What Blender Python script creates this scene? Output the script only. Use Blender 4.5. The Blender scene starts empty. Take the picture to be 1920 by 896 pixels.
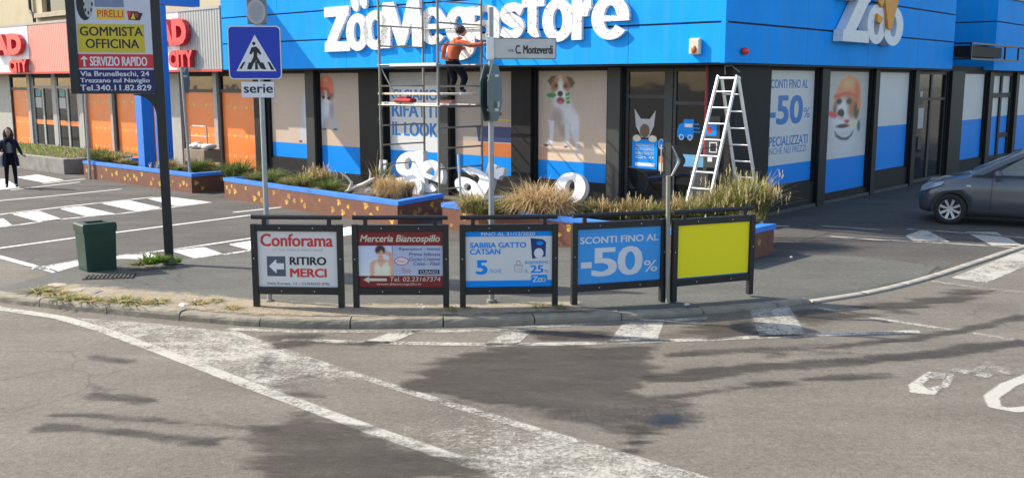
import bpy, bmesh, math, random
import numpy as np
from math import sin, cos, radians, pi, atan2, sqrt
from mathutils import Matrix, Vector
random.seed(7); rng = np.random.default_rng(7)
scene = bpy.context.scene
COL = scene.collection

# ------------------------------------------------------------------ camera, sky, sun, exposure
F_PX, CAM_H, PITCH = 1845.0, 2.75, math.atan(294 / 1845.0)
cam = bpy.data.cameras.new('camera'); cam.sensor_width = 36.0; cam.lens = 36.0 * F_PX / 1920
cam.clip_end = 2000; cam.clip_start = 0.1
camo = bpy.data.objects.new('camera', cam); COL.objects.link(camo)
camo.location = (0, 0, CAM_H); camo.rotation_euler = (pi / 2 - PITCH, 0, 0)
scene.camera = camo
SUN_EL, SUN_PHI = radians(38), radians(18)          # shadows run to +X and a little towards the viewer
to_sun = Vector((-cos(SUN_PHI) * cos(SUN_EL), sin(SUN_PHI) * cos(SUN_EL), sin(SUN_EL)))
w = bpy.data.worlds.new('World'); scene.world = w; w.use_nodes = True
nt = w.node_tree; bg = nt.nodes['Background']
sky = nt.nodes.new('ShaderNodeTexSky'); sky.sky_type = 'NISHITA'; sky.sun_disc = False
sky.sun_elevation = SUN_EL; sky.sun_rotation = math.atan2(to_sun.x, to_sun.y)
sky.air_density = 1.0; sky.dust_density = 1.5; sky.ozone_density = 1.0
nt.links.new(sky.outputs[0], bg.inputs[0]); bg.inputs[1].default_value = 0.15
sl = bpy.data.lights.new('sun', 'SUN'); sl.energy = 3.7; sl.angle = radians(0.5); sl.color = (1, .94, .84)
so = bpy.data.objects.new('sun', sl); COL.objects.link(so)
so.rotation_euler = to_sun.to_track_quat('Z', 'Y').to_euler(); so.location = (-20, 10, 30)
vs = scene.view_settings; vs.view_transform = 'Standard'; vs.look = 'None'; vs.gamma = 1; vs.use_curve_mapping = False
vs.exposure = 0.88
scene.cycles.max_bounces = 8; scene.cycles.transparent_max_bounces = 24

# ------------------------------------------------------------------ pixel -> world helpers (1920 x 896 photograph)
_c, _s = cos(PITCH), sin(PITCH)
def ray(px, py):
    x = (px - 960) / F_PX; v = (448 - py) / F_PX
    return Vector((x, _c + v * _s, -_s + v * _c))
CAMP = Vector((0, 0, CAM_H))
def P(px, py, z=0.0):
    d = ray(px, py); return CAMP + d * ((z - CAM_H) / d.z)
class Plane:
    """vertical plane through origin o, horizontal axis at angle a (from +X), u along it"""
    def __init__(s, o, a): s.o = Vector(o); s.x = Vector((cos(a), sin(a), 0)); s.n = Vector((-sin(a), cos(a), 0))
    def uv(s, px, py):
        d = ray(px, py); t = (s.o - CAMP).dot(s.n) / d.dot(s.n); p = CAMP + d * t - s.o
        return p.dot(s.x), p.z
    def box(s, l, t, r, b):
        m = (t + b) / 2; n = (l + r) / 2
        return s.uv(l, m)[0], s.uv(n, b)[1], s.uv(r, m)[0], s.uv(n, t)[1]

# ------------------------------------------------------------------ materials
MATS = {}
def nodes_of(name):
    m = bpy.data.materials.new(name); m.use_nodes = True
    n = m.node_tree.nodes; return m, n, m.node_tree.links, n['Principled BSDF']
def mat(name, col, rough=.6, metal=0, var=.12, scale=6., spec=.5, bump=0., bscale=60., coat=0., dirt=0., dcol=(.12, .1, .08)):
    """plain surface with procedural tone variation, optional dirt patches and bump"""
    if name in MATS: return MATS[name]
    m, n, l, b = nodes_of(name)
    tc = n.new('ShaderNodeTexCoord'); no = n.new('ShaderNodeTexNoise')
    no.inputs['Scale'].default_value = scale; no.inputs['Detail'].default_value = 6; no.inputs['Roughness'].default_value = .65
    l.new(tc.outputs['Object'], no.inputs['Vector'])
    mr = n.new('ShaderNodeMapRange'); mr.inputs['From Min'].default_value = .3; mr.inputs['From Max'].default_value = .7
    mr.inputs['To Min'].default_value = 1 - var; mr.inputs['To Max'].default_value = 1 + var
    l.new(no.outputs['Fac'], mr.inputs['Value'])
    mx = n.new('ShaderNodeVectorMath'); mx.operation = 'SCALE'; mx.inputs[0].default_value = col[:3]
    l.new(mr.outputs[0], mx.inputs['Scale'])
    out = mx.outputs[0]
    if dirt:
        n2 = n.new('ShaderNodeTexNoise'); n2.inputs['Scale'].default_value = scale * .6; n2.inputs['Detail'].default_value = 8
        l.new(tc.outputs['Object'], n2.inputs['Vector'])
        r2 = n.new('ShaderNodeMapRange'); r2.inputs['From Min'].default_value = .5; r2.inputs['From Max'].default_value = .72
        r2.inputs['To Max'].default_value = dirt; l.new(n2.outputs['Fac'], r2.inputs['Value'])
        mi = n.new('ShaderNodeMix'); mi.data_type = 'RGBA'; l.new(r2.outputs[0], mi.inputs[0])
        l.new(out, mi.inputs[6]); mi.inputs[7].default_value = (*dcol, 1); out = mi.outputs[2]
    l.new(out, b.inputs['Base Color'])
    b.inputs['Roughness'].default_value = rough; b.inputs['Metallic'].default_value = metal
    b.inputs['Specular IOR Level'].default_value = spec
    if coat: b.inputs['Coat Weight'].default_value = coat; b.inputs['Coat Roughness'].default_value = .05
    if bump:
        n3 = n.new('ShaderNodeTexNoise'); n3.inputs['Scale'].default_value = bscale; n3.inputs['Detail'].default_value = 4
        l.new(tc.outputs['Object'], n3.inputs['Vector'])
        bp = n.new('ShaderNodeBump'); bp.inputs['Strength'].default_value = bump; bp.inputs['Distance'].default_value = .01
        l.new(n3.outputs['Fac'], bp.inputs['Height']); l.new(bp.outputs[0], b.inputs['Normal'])
    MATS[name] = m; return m
def glass(name, col=(.02, .025, .03), alpha=.55, rough=.03):
    if name in MATS: return MATS[name]
    m, n, l, b = nodes_of(name)
    b.inputs['Base Color'].default_value = (*col, 1); b.inputs['Roughness'].default_value = rough
    b.inputs['Alpha'].default_value = alpha; b.inputs['Specular IOR Level'].default_value = .8
    tc = n.new('ShaderNodeTexCoord'); no = n.new('ShaderNodeTexNoise'); no.inputs['Scale'].default_value = 1.3
    l.new(tc.outputs['Object'], no.inputs['Vector'])
    bp = n.new('ShaderNodeBump'); bp.inputs['Strength'].default_value = .08; bp.inputs['Distance'].default_value = .05
    l.new(no.outputs['Fac'], bp.inputs['Height']); l.new(bp.outputs[0], b.inputs['Normal'])
    MATS[name] = m; return m
def asphalt(name, col, grain=.3, patch=.16, crack=.5, warm=(1.04, 1, .94)):
    m, n, l, b = nodes_of(name)
    tc = n.new('ShaderNodeTexCoord'); V = tc.outputs['Object']
    def noise(sc, det=5, ro=.6):
        q = n.new('ShaderNodeTexNoise'); q.inputs['Scale'].default_value = sc; q.inputs['Detail'].default_value = det
        q.inputs['Roughness'].default_value = ro; l.new(V, q.inputs['Vector']); return q
    def rng_(src, a, bb, c, d):
        q = n.new('ShaderNodeMapRange'); q.inputs['From Min'].default_value = a; q.inputs['From Max'].default_value = bb
        q.inputs['To Min'].default_value = c; q.inputs['To Max'].default_value = d; l.new(src, q.inputs['Value']); return q.outputs[0]
    def mul(a, c):
        q = n.new('ShaderNodeMath'); q.operation = 'MULTIPLY'; l.new(a, q.inputs[0]); l.new(c, q.inputs[1]); return q.outputs[0]
    g1 = rng_(noise(70, 3, .8).outputs['Fac'], .3, .7, 1 - grain, 1 + grain)
    g2 = rng_(noise(.7, 7, .65).outputs['Fac'], .3, .7, 1 - patch, 1 + patch)
    g3 = rng_(noise(9, 5, .7).outputs['Fac'], .3, .7, 1 - patch * .7, 1 + patch * .7)
    g5 = mul(rng_(noise(22, 4, .95).outputs['Fac'], .3, .7, 1 - grain * 1.1, 1 + grain * 1.1), rng_(noise(9.5, 6, .95).outputs['Fac'], .3, .7, 1 - grain * .5, 1 + grain * .5))
    mp = n.new('ShaderNodeMapping'); mp.inputs['Scale'].default_value = (.22, 1.7, 1); mp.inputs['Rotation'].default_value = (0, 0, .18); l.new(V, mp.inputs['Vector'])
    q6 = n.new('ShaderNodeTexNoise'); q6.inputs['Scale'].default_value = 1.1; q6.inputs['Detail'].default_value = 6; l.new(mp.outputs[0], q6.inputs['Vector'])
    g6 = rng_(q6.outputs['Fac'], .3, .7, 1 - patch * .9, 1 + patch * .6)
    # cracks
    dn = noise(1.6, 4); mixv = n.new('ShaderNodeMix'); mixv.data_type = 'VECTOR'; mixv.inputs[0].default_value = .35
    l.new(V, mixv.inputs[4]); l.new(dn.outputs['Color'], mixv.inputs[5])
    vo = n.new('ShaderNodeTexVoronoi'); vo.feature = 'DISTANCE_TO_EDGE'; vo.inputs['Scale'].default_value = .9
    l.new(mixv.outputs[1], vo.inputs['Vector'])
    line = rng_(vo.outputs['Distance'], .0, .011, 1., 0.)
    msk = rng_(noise(.28, 2).outputs['Fac'], .52, .6, 0., crack)
    ck = n.new('ShaderNodeMath'); ck.operation = 'SUBTRACT'; ck.inputs[0].default_value = 1; l.new(mul(line, msk), ck.inputs[1])
    fac = mul(mul(mul(mul(mul(g1, g2), g3), g5), g6), ck.outputs[0])
    sc_ = n.new('ShaderNodeVectorMath'); sc_.operation = 'SCALE'; sc_.inputs[0].default_value = [col[i] * warm[i] for i in range(3)]
    l.new(fac, sc_.inputs['Scale']); l.new(sc_.outputs[0], b.inputs['Base Color'])
    b.inputs['Roughness'].default_value = .85; b.inputs['Specular IOR Level'].default_value = .3
    bp = n.new('ShaderNodeBump'); bp.inputs['Strength'].default_value = .35; bp.inputs['Distance'].default_value = .006
    l.new(g1, bp.inputs['Height']); l.new(bp.outputs[0], b.inputs['Normal'])
    return m
def decal(name, col, wear_scale=5., amp=.05, mottle=0., soft=.015, alpha=.95, rough=.75, grit=.5, stretch=(1, 1, 1), spec=.3, grain=.15):
    """sheet driven by the 'cover' (signed distance, m) and 'wear' (0..1) attributes of the mesh"""
    m, n, l, b = nodes_of(name)
    tc = n.new('ShaderNodeTexCoord')
    mp = n.new('ShaderNodeMapping'); mp.inputs['Scale'].default_value = stretch; l.new(tc.outputs['Object'], mp.inputs['Vector'])
    V = mp.outputs[0]
    def noise(sc, det, ro=.7):
        q = n.new('ShaderNodeTexNoise'); q.inputs['Scale'].default_value = sc; q.inputs['Detail'].default_value = det
        q.inputs['Roughness'].default_value = ro; l.new(V, q.inputs['Vector']); return q.outputs['Fac']
    def math_(op, a, c):
        q = n.new('ShaderNodeMath'); q.operation = op
        for i, s_ in enumerate((a, c)):
            if isinstance(s_, (int, float)): q.inputs[i].default_value = s_
            else: l.new(s_, q.inputs[i])
        return q.outputs[0]
    def rg(src, a, c, d, e):
        q = n.new('ShaderNodeMapRange'); q.inputs['From Min'].default_value = a; q.inputs['From Max'].default_value = c
        q.inputs['To Min'].default_value = d; q.inputs['To Max'].default_value = e; l.new(src, q.inputs['Value']); return q.outputs[0]
    at = n.new('ShaderNodeAttribute'); at.attribute_name = 'cover'
    wt = n.new('ShaderNodeAttribute'); wt.attribute_name = 'wear'
    edge = math_('ADD', at.outputs['Fac'], math_('MULTIPLY', math_('SUBTRACT', noise(wear_scale, 7), .5), amp * 4))
    a1 = rg(edge, -soft, soft, 0, 1)
    # wear: fine grit eats the sheet where the coarse noise is low
    coarse = noise(wear_scale * .28, 5); midn = noise(wear_scale * 1.7, 4, .75); fine = noise(wear_scale * 7, 4, .8)
    lvl = math_('ADD', math_('ADD', math_('MULTIPLY', coarse, .5), math_('MULTIPLY', midn, .45)), math_('MULTIPLY', fine, grit))
    thr = math_('MULTIPLY', wt.outputs['Fac'], .95 + grit)
    a2 = rg(math_('SUBTRACT', lvl, thr), -.09, .1, .0, 1)
    al = math_('MULTIPLY', math_('MULTIPLY', a1, a2), alpha)
    if mottle: al = math_('MULTIPLY', al, rg(noise(wear_scale * .9, 8, .75), .3, .66, 1 - mottle, 1))
    l.new(al, b.inputs['Alpha'])
    sc_ = n.new('ShaderNodeVectorMath'); sc_.operation = 'SCALE'; sc_.inputs[0].default_value = col
    l.new(rg(noise(wear_scale * 9, 3), .3, .7, 1 - grain, 1 + grain), sc_.inputs['Scale']); l.new(sc_.outputs[0], b.inputs['Base Color'])
    b.inputs['Roughness'].default_value = rough; b.inputs['Specular IOR Level'].default_value = spec
    return m

# ------------------------------------------------------------------ mesh builder
class MB:
    def __init__(s): s.v = []; s.f = []; s.mi = []; s.mats = []; s.M = Matrix.Identity(4); s.smooth = []
    def mid(s, m):
        if m not in s.mats: s.mats.append(m)
        return s.mats.index(m)
    def add(s, vs_, fs, m, smooth=False):
        k = len(s.v); i = s.mid(m)
        s.v += [tuple(s.M @ Vector(p)) for p in vs_]
        for f in fs: s.f.append([k + j for j in f]); s.mi.append(i); s.smooth.append(smooth)
        return s
    def box(s, x0, x1, y0, y1, z0, z1, m, bev=0.):
        if bev:
            bm = bmesh.new(); bmesh.ops.create_cube(bm, size=1)
            for v in bm.verts: v.co = Vector(((x0 + x1) / 2 + v.co.x * (x1 - x0), (y0 + y1) / 2 + v.co.y * (y1 - y0), (z0 + z1) / 2 + v.co.z * (z1 - z0)))
            bmesh.ops.bevel(bm, geom=list(bm.edges), offset=bev, segments=2, affect='EDGES', profile=.5)
            return s.bm(bm, m)
        return s.add([(x0, y0, z0), (x1, y0, z0), (x1, y1, z0), (x0, y1, z0), (x0, y0, z1), (x1, y0, z1), (x1, y1, z1), (x0, y1, z1)],
                     [(3, 2, 1, 0), (4, 5, 6, 7), (0, 1, 5, 4), (1, 2, 6, 5), (2, 3, 7, 6), (3, 0, 4, 7)], m)
    def bm(s, bm, m, smooth=False):
        bm.verts.ensure_lookup_table(); bm.verts.index_update()
        s.add([tuple(v.co) for v in bm.verts], [[v.index for v in f.verts] for f in bm.faces], m, smooth); bm.free(); return s
    def bar(s, a, b, wx, wz, m):
        a = Vector(a); b = Vector(b); d = (b - a); L = d.length; q = d.to_track_quat('X', 'Z').to_matrix().to_4x4()
        M0 = s.M; s.M = M0 @ Matrix.Translation(a) @ q; s.box(0, L, -wx / 2, wx / 2, -wz / 2, wz / 2, m); s.M = M0; return s
    def tube(s, pts, r, m, n=10, cap=True):
        pts = [Vector(p) for p in pts]; rs = r if isinstance(r, (list, tuple)) else [r] * len(pts)
        vs_ = []; fs = []; up = None
        for i, p in enumerate(pts):
            d = (pts[min(i + 1, len(pts) - 1)] - pts[max(i - 1, 0)]).normalized()
            if up is None: up = d.orthogonal().normalized()
            up = (up - d * up.dot(d)).normalized(); si = d.cross(up)
            for k in range(n):
                a = 2 * pi * k / n; vs_.append(p + (up * cos(a) + si * sin(a)) * rs[i])
        for i in range(len(pts) - 1):
            for k in range(n):
                fs.append((i * n + k, i * n + (k + 1) % n, (i + 1) * n + (k + 1) % n, (i + 1) * n + k))
        s.add(vs_, fs, m, True)
        if cap:
            e = (len(pts) - 1) * n
            s.add(vs_[:n], [tuple(range(n))[::-1]], m); s.add(vs_[e:e + n], [tuple(range(n))], m)
        return s
    def ball(s, c, r, m, n=12, rings=8):
        c = Vector(c); r = Vector(r if hasattr(r, '__len__') else (r, r, r))
        bm = bmesh.new(); bmesh.ops.create_uvsphere(bm, u_segments=n, v_segments=rings, radius=1)
        for v in bm.verts: v.co = Vector((v.co.x * r.x, v.co.y * r.y, v.co.z * r.z)) + c
        return s.bm(bm, m, True)
    def poly(s, pts, m, w=0.): # pts in the (x, z) plane of the current frame, at y = -w
        return s.add([(x, -w, z) for x, z in pts], [list(range(len(pts)))], m)
    def rect(s, x0, z0, x1, z1, m, w=0.): return s.poly([(x0, z0), (x1, z0), (x1, z1), (x0, z1)], m, w)
    def ell(s, cx, cz, rx, rz, m, w=0., n=20, rot=0.):
        pts = []
        for k in range(n):
            a = 2 * pi * k / n; x, z = rx * cos(a), rz * sin(a); pts.append((cx + x * cos(rot) - z * sin(rot), cz + x * sin(rot) + z * cos(rot)))
        return s.poly(pts, m, w)
    def prism(s, pts, y0, y1, m):
        n = len(pts); vs_ = [(x, y0, z) for x, z in pts] + [(x, y1, z) for x, z in pts]
        fs = [list(range(n)), list(range(2 * n - 1, n - 1, -1))] + [(i, i + n, (i + 1) % n + n, (i + 1) % n) for i in range(n)]
        return s.add(vs_, fs, m)
    def text(s, body, x0, z0, x1, z1, m, w=0., bold=0., ext=0., shear=0., keep=False):
        """lettering fitted to the rectangle x0..x1, z0..z1 (front face at y = -w - ext*2)"""
        vs_, fs = text_geo(body, bold if ext else 0, shear, ext > 0)
        if bold and not ext:
            x0 += bold * (z1 - z0) * .45; x1 -= bold * (z1 - z0) * .45; b_ = bold * (z1 - z0) * .6
            for i_, (dx, dz) in enumerate(((-1, -.5), (1, -.5), (-1, .5), (1, .5))): s.text(body, x0 + dx * b_, z0 + dz * b_ * .8, x1 + dx * b_, z1 + dz * b_ * .8, m, w - .0003 * (i_ + 1), 0, 0, shear)
        a = np.array(vs_); mn = a.min(0); mx = a.max(0)
        sx = (x1 - x0) / (mx[0] - mn[0]); sz = (z1 - z0) / (mx[1] - mn[1])
        if keep: sx = sz = min(sx, sz); x0 = (x0 + x1) / 2 - sx * (mx[0] - mn[0]) / 2
        o = [(x0 + (p[0] - mn[0]) * sx, -w - (p[2] + .5) * ext if ext else -w, z0 + (p[1] - mn[1]) * sz) for p in vs_]
        return s.add(o, fs, m)
    def strip(s, A_, B_, y0, y1, m):
        """solid ribbon between two outlines in (x, z)"""
        n = len(A_); v_ = [(p[0], y, p[1]) for y in (y0, y1) for q in (A_, B_) for p in q]; f_ = []
        for i in range(n - 1):
            a, b, c, d = i, i + 1, n + i, n + i + 1; k = 2 * n
            f_ += [(a, b, d, c), (k + c, k + d, k + b, k + a), (b, a, k + a, k + b), (c, d, k + d, k + c)]
        f_ += [(0, n, 3 * n, 2 * n), (2 * n - 1, n - 1, 3 * n - 1, 4 * n - 1)]
        return s.add(v_, f_, m)
    def glyph(s, ch, x0, z0, x1, z1, m, w, dep):
        """heavy rounded sign letter made of solid strokes; each stroke 1 mm proud of the last"""
        S = lambda x, z: (x0 + x * (x1 - x0), z0 + z * (z1 - z0)); st = [0]
        def push(A_, B_): s.strip([S(*p) for p in A_], [S(*p) for p in B_], -w - dep - .0012 * st[0], -w, m); st[0] += 1
        def quad(*q): push([q[0], q[1]], [q[3], q[2]])
        def arc(cx, cz, rx, rz, ix, iz, a0, a1, n=26, dz=0.):
            t = [radians(a0 + (a1 - a0) * i / n) for i in range(n + 1)]
            push([(cx + rx * cos(a), cz + rz * sin(a)) for a in t], [(cx + ix * cos(a), cz + dz + iz * sin(a)) for a in t])
        def path(pts, ths):
            P_ = catmull([(p[0], p[1], 0) for p in pts], 6); A_ = []; B_ = []
            for i, p in enumerate(P_):
                d = (P_[min(i + 1, len(P_) - 1)] - P_[max(i - 1, 0)]).normalized(); f = i / (len(P_) - 1) * (len(ths) - 1); k = min(int(f), len(ths) - 2); th = ths[k] + (ths[k + 1] - ths[k]) * (f - k)
                A_.append((p.x - d.y * th, p.y + d.x * th)); B_.append((p.x + d.y * th, p.y - d.x * th))
            push(A_, B_)
        if ch == 'Z': quad((.02, .78), (.98, .78), (1, 1), (.02, 1)); quad((0, 0), (1, 0), (1, .22), (.02, .22)); quad((.0, .12), (.40, .12), (1., .88), (.60, .88))
        elif ch == 'o': arc(.5, .5, .5, .5, .16, .27, 0, 360, 40)
        elif ch == 'M': quad((0, 0), (.24, 0), (.27, 1), (.08, 1)); quad((.76, 0), (1, 0), (.92, 1), (.73, 1)); quad((.10, 1), (.34, 1), (.58, .05), (.42, .05)); quad((.66, 1), (.90, 1), (.58, .05), (.42, .05))
        elif ch == 'e': arc(.5, .5, .5, .5, .17, .28, 0, 322, 34); quad((.2, .42), (.995, .42), (.995, .55), (.2, .55))
        elif ch == 'g': arc(.46, .64, .46, .36, .14, .19, 0, 360, 36); quad((.66, .22), (1., .22), (1., .98), (.66, .98)); arc(.5, .26, .5, .26, .16, .10, 180, 362, 20)
        elif ch == 'a': arc(.42, .29, .42, .29, .12, .13, 0, 360, 30); quad((.64, 0), (.98, 0), (.98, .66), (.64, .66)); arc(.49, .66, .49, .34, .15, .16, -2, 165, 20)
        elif ch == 's': path([(.86, .74), (.62, .88), (.30, .82), (.24, .66), (.5, .52), (.76, .38), (.70, .18), (.40, .12), (.10, .24)], [.13, .12, .14, .17, .19, .17, .14, .12, .13])
        elif ch == 't': quad((.26, .1), (.66, .1), (.66, 1), (.26, 1)); quad((.0, .62), (1, .62), (1, .80), (.0, .80)); arc(.66, .2, .4, .2, .06, .03, 180, 290, 14)
        elif ch == 'r': quad((.0, 0), (.48, 0), (.48, 1), (.0, 1)); arc(.95, .55, .62, .45, .2, .18, 95, 180, 14)
        return s
    def loft(s, rings, m, close=True, caps=True, smooth=True):
        n = len(rings[0]); vs_ = [p for r in rings for p in r]; fs = []
        for i in range(len(rings) - 1):
            for k in range(n if close else n - 1): fs.append((i * n + k, i * n + (k + 1) % n, (i + 1) * n + (k + 1) % n, (i + 1) * n + k))
        if caps: fs += [list(range(n))[::-1], [(len(rings) - 1) * n + k for k in range(n)]]
        return s.add(vs_, fs, m, smooth)
    def mesh(s, name):
        me = bpy.data.meshes.new(name); me.from_pydata(s.v, [], s.f)
        for m in s.mats: me.materials.append(m)
        if getattr(s, 'prints', None):
            at = me.attributes.new('print', 'FLOAT_COLOR', 'POINT'); buf = np.ones((len(s.v), 4), np.float32)
            for k, lin in s.prints: buf[k:k + len(lin), :3] = lin
            at.data.foreach_set('color', buf.ravel())
        me.polygons.foreach_set('material_index', s.mi); me.polygons.foreach_set('use_smooth', s.smooth); me.update(); return me
    def build(s, name, parent=None, label=None):
        o = bpy.data.objects.new(name, s.mesh(name)); COL.objects.link(o)
        if parent: o.parent = parent
        if label: o['label'] = label
        return o
_tc = {}
def text_geo(body, bold, shear, solid):
    k = (body, bold, shear, solid)
    if k not in _tc:
        cu = bpy.data.curves.new('t', 'FONT'); cu.body = body; cu.offset = bold; cu.shear = shear; cu.resolution_u = 3
        cu.fill_mode = 'BOTH'; cu.extrude = .5 if solid else 0.
        ob = bpy.data.objects.new('t', cu); me = bpy.data.meshes.new_from_object(ob)
        _tc[k] = ([tuple(v.co) for v in me.vertices], [list(p.vertices) for p in me.polygons])
        bpy.data.objects.remove(ob); bpy.data.curves.remove(cu); bpy.data.meshes.remove(me)
    return _tc[k]
def thing(name, label, cat, loc=(0, 0, 0), rz=0., group=None):
    o = bpy.data.objects.new(name, None); COL.objects.link(o); o.location = loc; o.rotation_euler = (0, 0, rz)
    o.empty_display_size = .2
    return tag(o, label, cat, group)
def tag(o, label, cat, group=None):
    o['label'] = label; o['category'] = cat
    if group: o['group'] = group
    return o
def struct(o, kind='structure', label=None, cat=None):
    o['kind'] = kind
    if label: o['label'] = label
    if cat: o['category'] = cat
    return o
def copy_tree(o, parent=None):
    c = o.copy(); COL.objects.link(c)
    if parent: c.parent = parent
    for ch in list(o.children): copy_tree(ch, c)
    return c
def applied(o):                                  # modifiers -> plain mesh
    bpy.context.view_layer.update(); dg = bpy.context.evaluated_depsgraph_get()
    me = bpy.data.meshes.new_from_object(o.evaluated_get(dg)); o.modifiers.clear(); o.data = me; return o

# ------------------------------------------------------------------ shared materials
white_paint = mat('white_paint', (.8, .8, .8), .5, var=.05)
BLUE = (.010, .345, .94)
m_blue = mat('blue_panel', BLUE, .55, spec=.06, var=.07, scale=1.2, dirt=.3, dcol=(.03, .30, .72))
def streaks(m, col, amt):
    n, l = m.node_tree.nodes, m.node_tree.links; b = n['Principled BSDF']; src = b.inputs['Base Color'].links[0].from_socket
    tc = n.new('ShaderNodeTexCoord'); mp = n.new('ShaderNodeMapping'); mp.inputs['Scale'].default_value = (5, 5, .35); l.new(tc.outputs['Object'], mp.inputs['Vector'])
    no = n.new('ShaderNodeTexNoise'); no.inputs['Scale'].default_value = 1.; no.inputs['Detail'].default_value = 6; l.new(mp.outputs[0], no.inputs['Vector'])
    mr = n.new('ShaderNodeMapRange'); mr.inputs['From Min'].default_value = .48; mr.inputs['From Max'].default_value = .75; mr.inputs['To Max'].default_value = amt; l.new(no.outputs['Fac'], mr.inputs['Value'])
    mi = n.new('ShaderNodeMix'); mi.data_type = 'RGBA'; l.new(mr.outputs[0], mi.inputs[0]); l.new(src, mi.inputs[6]); mi.inputs[7].default_value = (*col, 1); l.new(mi.outputs[2], b.inputs['Base Color'])
streaks(m_blue, (.07, .34, .68), .45); streaks(white_paint, (.5, .5, .48), .2)
m_blue_vinyl = mat('blue_vinyl', (.010, .275, .82), .4, spec=.12, var=.04, scale=2)
m_bluetext = mat('blue_print', (.003, .19, .52), .4, var=.04)
m_dark = mat('dark_cladding', (.017, .0165, .016), .6, var=.15, scale=3, spec=.25, dirt=.15, dcol=(.05, .045, .04))
m_frame = mat('dark_frame', (.015, .015, .015), .5, spec=.3, var=.1)
m_greyframe = mat('grey_frame', (.055, .055, .053), .5, spec=.3, var=.1)
m_beige = mat('beige_vinyl', (.40, .345, .30), .45, var=.04, scale=1.5)
m_beige2 = mat('tan_vinyl', (.56, .40, .30), .45, var=.04, scale=1.5)
m_whitev = mat('white_vinyl', (.68, .67, .65), .4, var=.03, scale=1.5)
m_navy = mat('navy_print', (.012, .035, .16), .4, var=.05)
m_orangep = mat('orange_print', (.55, .15, .03), .45, var=.08, scale=4)
m_redp = mat('red_print', (.60, .03, .03), .45, var=.08)
m_whitep = mat('white_print', (.72, .72, .74), .45, var=.04)
m_creamp = mat('cream_print', (.68, .6, .45), .45, var=.05)
m_blackp = mat('black_print', (.015, .015, .017), .45, var=.05)
m_brownp = mat('brown_print', (.13, .07, .04), .5, var=.2, scale=9)
m_greyp = mat('grey_print', (.45, .44, .44), .5, var=.1, scale=6)
m_greenp = mat('green_print', (.03, .25, .07), .5, var=.1)
m_yellowp = mat('yellow_print', (.8, .55, .03), .5, var=.05)
m_pinkp = mat('pink_print', (.55, .27, .2), .5, var=.1)
m_tyre = mat('tyre_rubber', (.018, .018, .018), .8, var=.15, bump=.2)
m_galv = mat('galvanised_steel', (.36, .37, .37), .45, metal=.45, var=.12, scale=8, dirt=.2, dcol=(.2, .18, .15))
m_alu = mat('aluminium', (.72, .72, .72), .38, metal=.55, var=.08)
m_black = mat('black_metal', (.014, .014, .016), .38, var=.12, scale=5, dirt=.2, dcol=(.05, .045, .04))
m_skin = mat('skin', (.5, .28, .19), .5, var=.06)
m_hair = mat('dark_hair', (.03, .02, .014), .6, var=.25, scale=40, bump=.4)

# ================================================================== THE SETTING
A = radians(41.5)                                # the store's facades
EX, EY = Vector((cos(A), -sin(A), 0)), Vector((sin(A), cos(A), 0))
CORNER = Vector((4.176, 19.016, 0))
def W(x, y, z=0): return CORNER + EX * x + EY * y + Vector((0, 0, z))

asph_road = asphalt('road_asphalt', (.162, .146, .122), grain=.34, patch=.15, crack=.3)
asph_yard = asphalt('yard_asphalt', (.093, .086, .077), patch=.2)
asph_pave = asphalt('pavement_asphalt', (.118, .113, .097), patch=.16, grain=.28, warm=(1, 1, .97))

g = MB(); g.add([(-400, -200, 0), (400, -200, 0), (400, 600, 0), (-400, 600, 0)], [(0, 1, 2, 3)], asph_road)
struct(g.build('ground'))

def _unused(): pass
def catmull(pts, n=10):
    pts = [Vector(p) for p in pts]; q = [pts[0] * 2 - pts[1]] + pts + [pts[-1] * 2 - pts[-2]]; out = []
    for i in range(1, len(q) - 2):
        for k in range(n):
            t = k / n; a, b, c, d = q[i - 1:i + 3]
            out.append(.5 * ((2 * b) + (c - a) * t + (2 * a - 5 * b + 4 * c - d) * t * t + (3 * b - a - 3 * c + d) * t ** 3))
    out.append(pts[-1]); return out
kerb_px = [(-30, 560), (0, 567), (110, 579), (230, 591), (360, 603), (480, 612), (620, 616), (860, 613), (1080, 604), (1280, 592), (1400, 582), (1530, 569)]
strip_px = [(1530, 569), (1640, 551), (1740, 526), (1830, 497), (1920, 467), (2020, 438)]
KERB = catmull([P(*p) for p in kerb_px], 8); STRIP = catmull([P(*p) for p in strip_px], 6)
def resample(pts, step):
    out = [pts[0]]; acc = 0
    for a, b in zip(pts, pts[1:]):
        L = (b - a).length; d = step - acc
        while d <= L: out.append(a.lerp(b, d / L)); d += step
        acc = (acc + L) % step if d > L else acc
        acc = L - (d - step)
    return out
def inward(pts, i):
    d = (pts[min(i + 1, len(pts) - 1)] - pts[max(i - 1, 0)]).normalized(); return Vector((-d.y, d.x, 0))
ZP = .09
# yard apron (parking bays and forecourt): one sheet behind the kerb line
yard = [P(-30, 556)] + [p for p in KERB[4:]] + STRIP[1:] + [Vector((30, 32, 0)), Vector((60, 120, 0)), Vector((-90, 120, 0)), Vector((-60, 30, 0)), P(-700, 330), P(0, 482), P(125, 516)]
y_ = MB(); y_.add([(p.x, p.y, .004) for p in yard], [list(range(len(yard)))], asph_yard); struct(y_.build('forecourt'))
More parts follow.
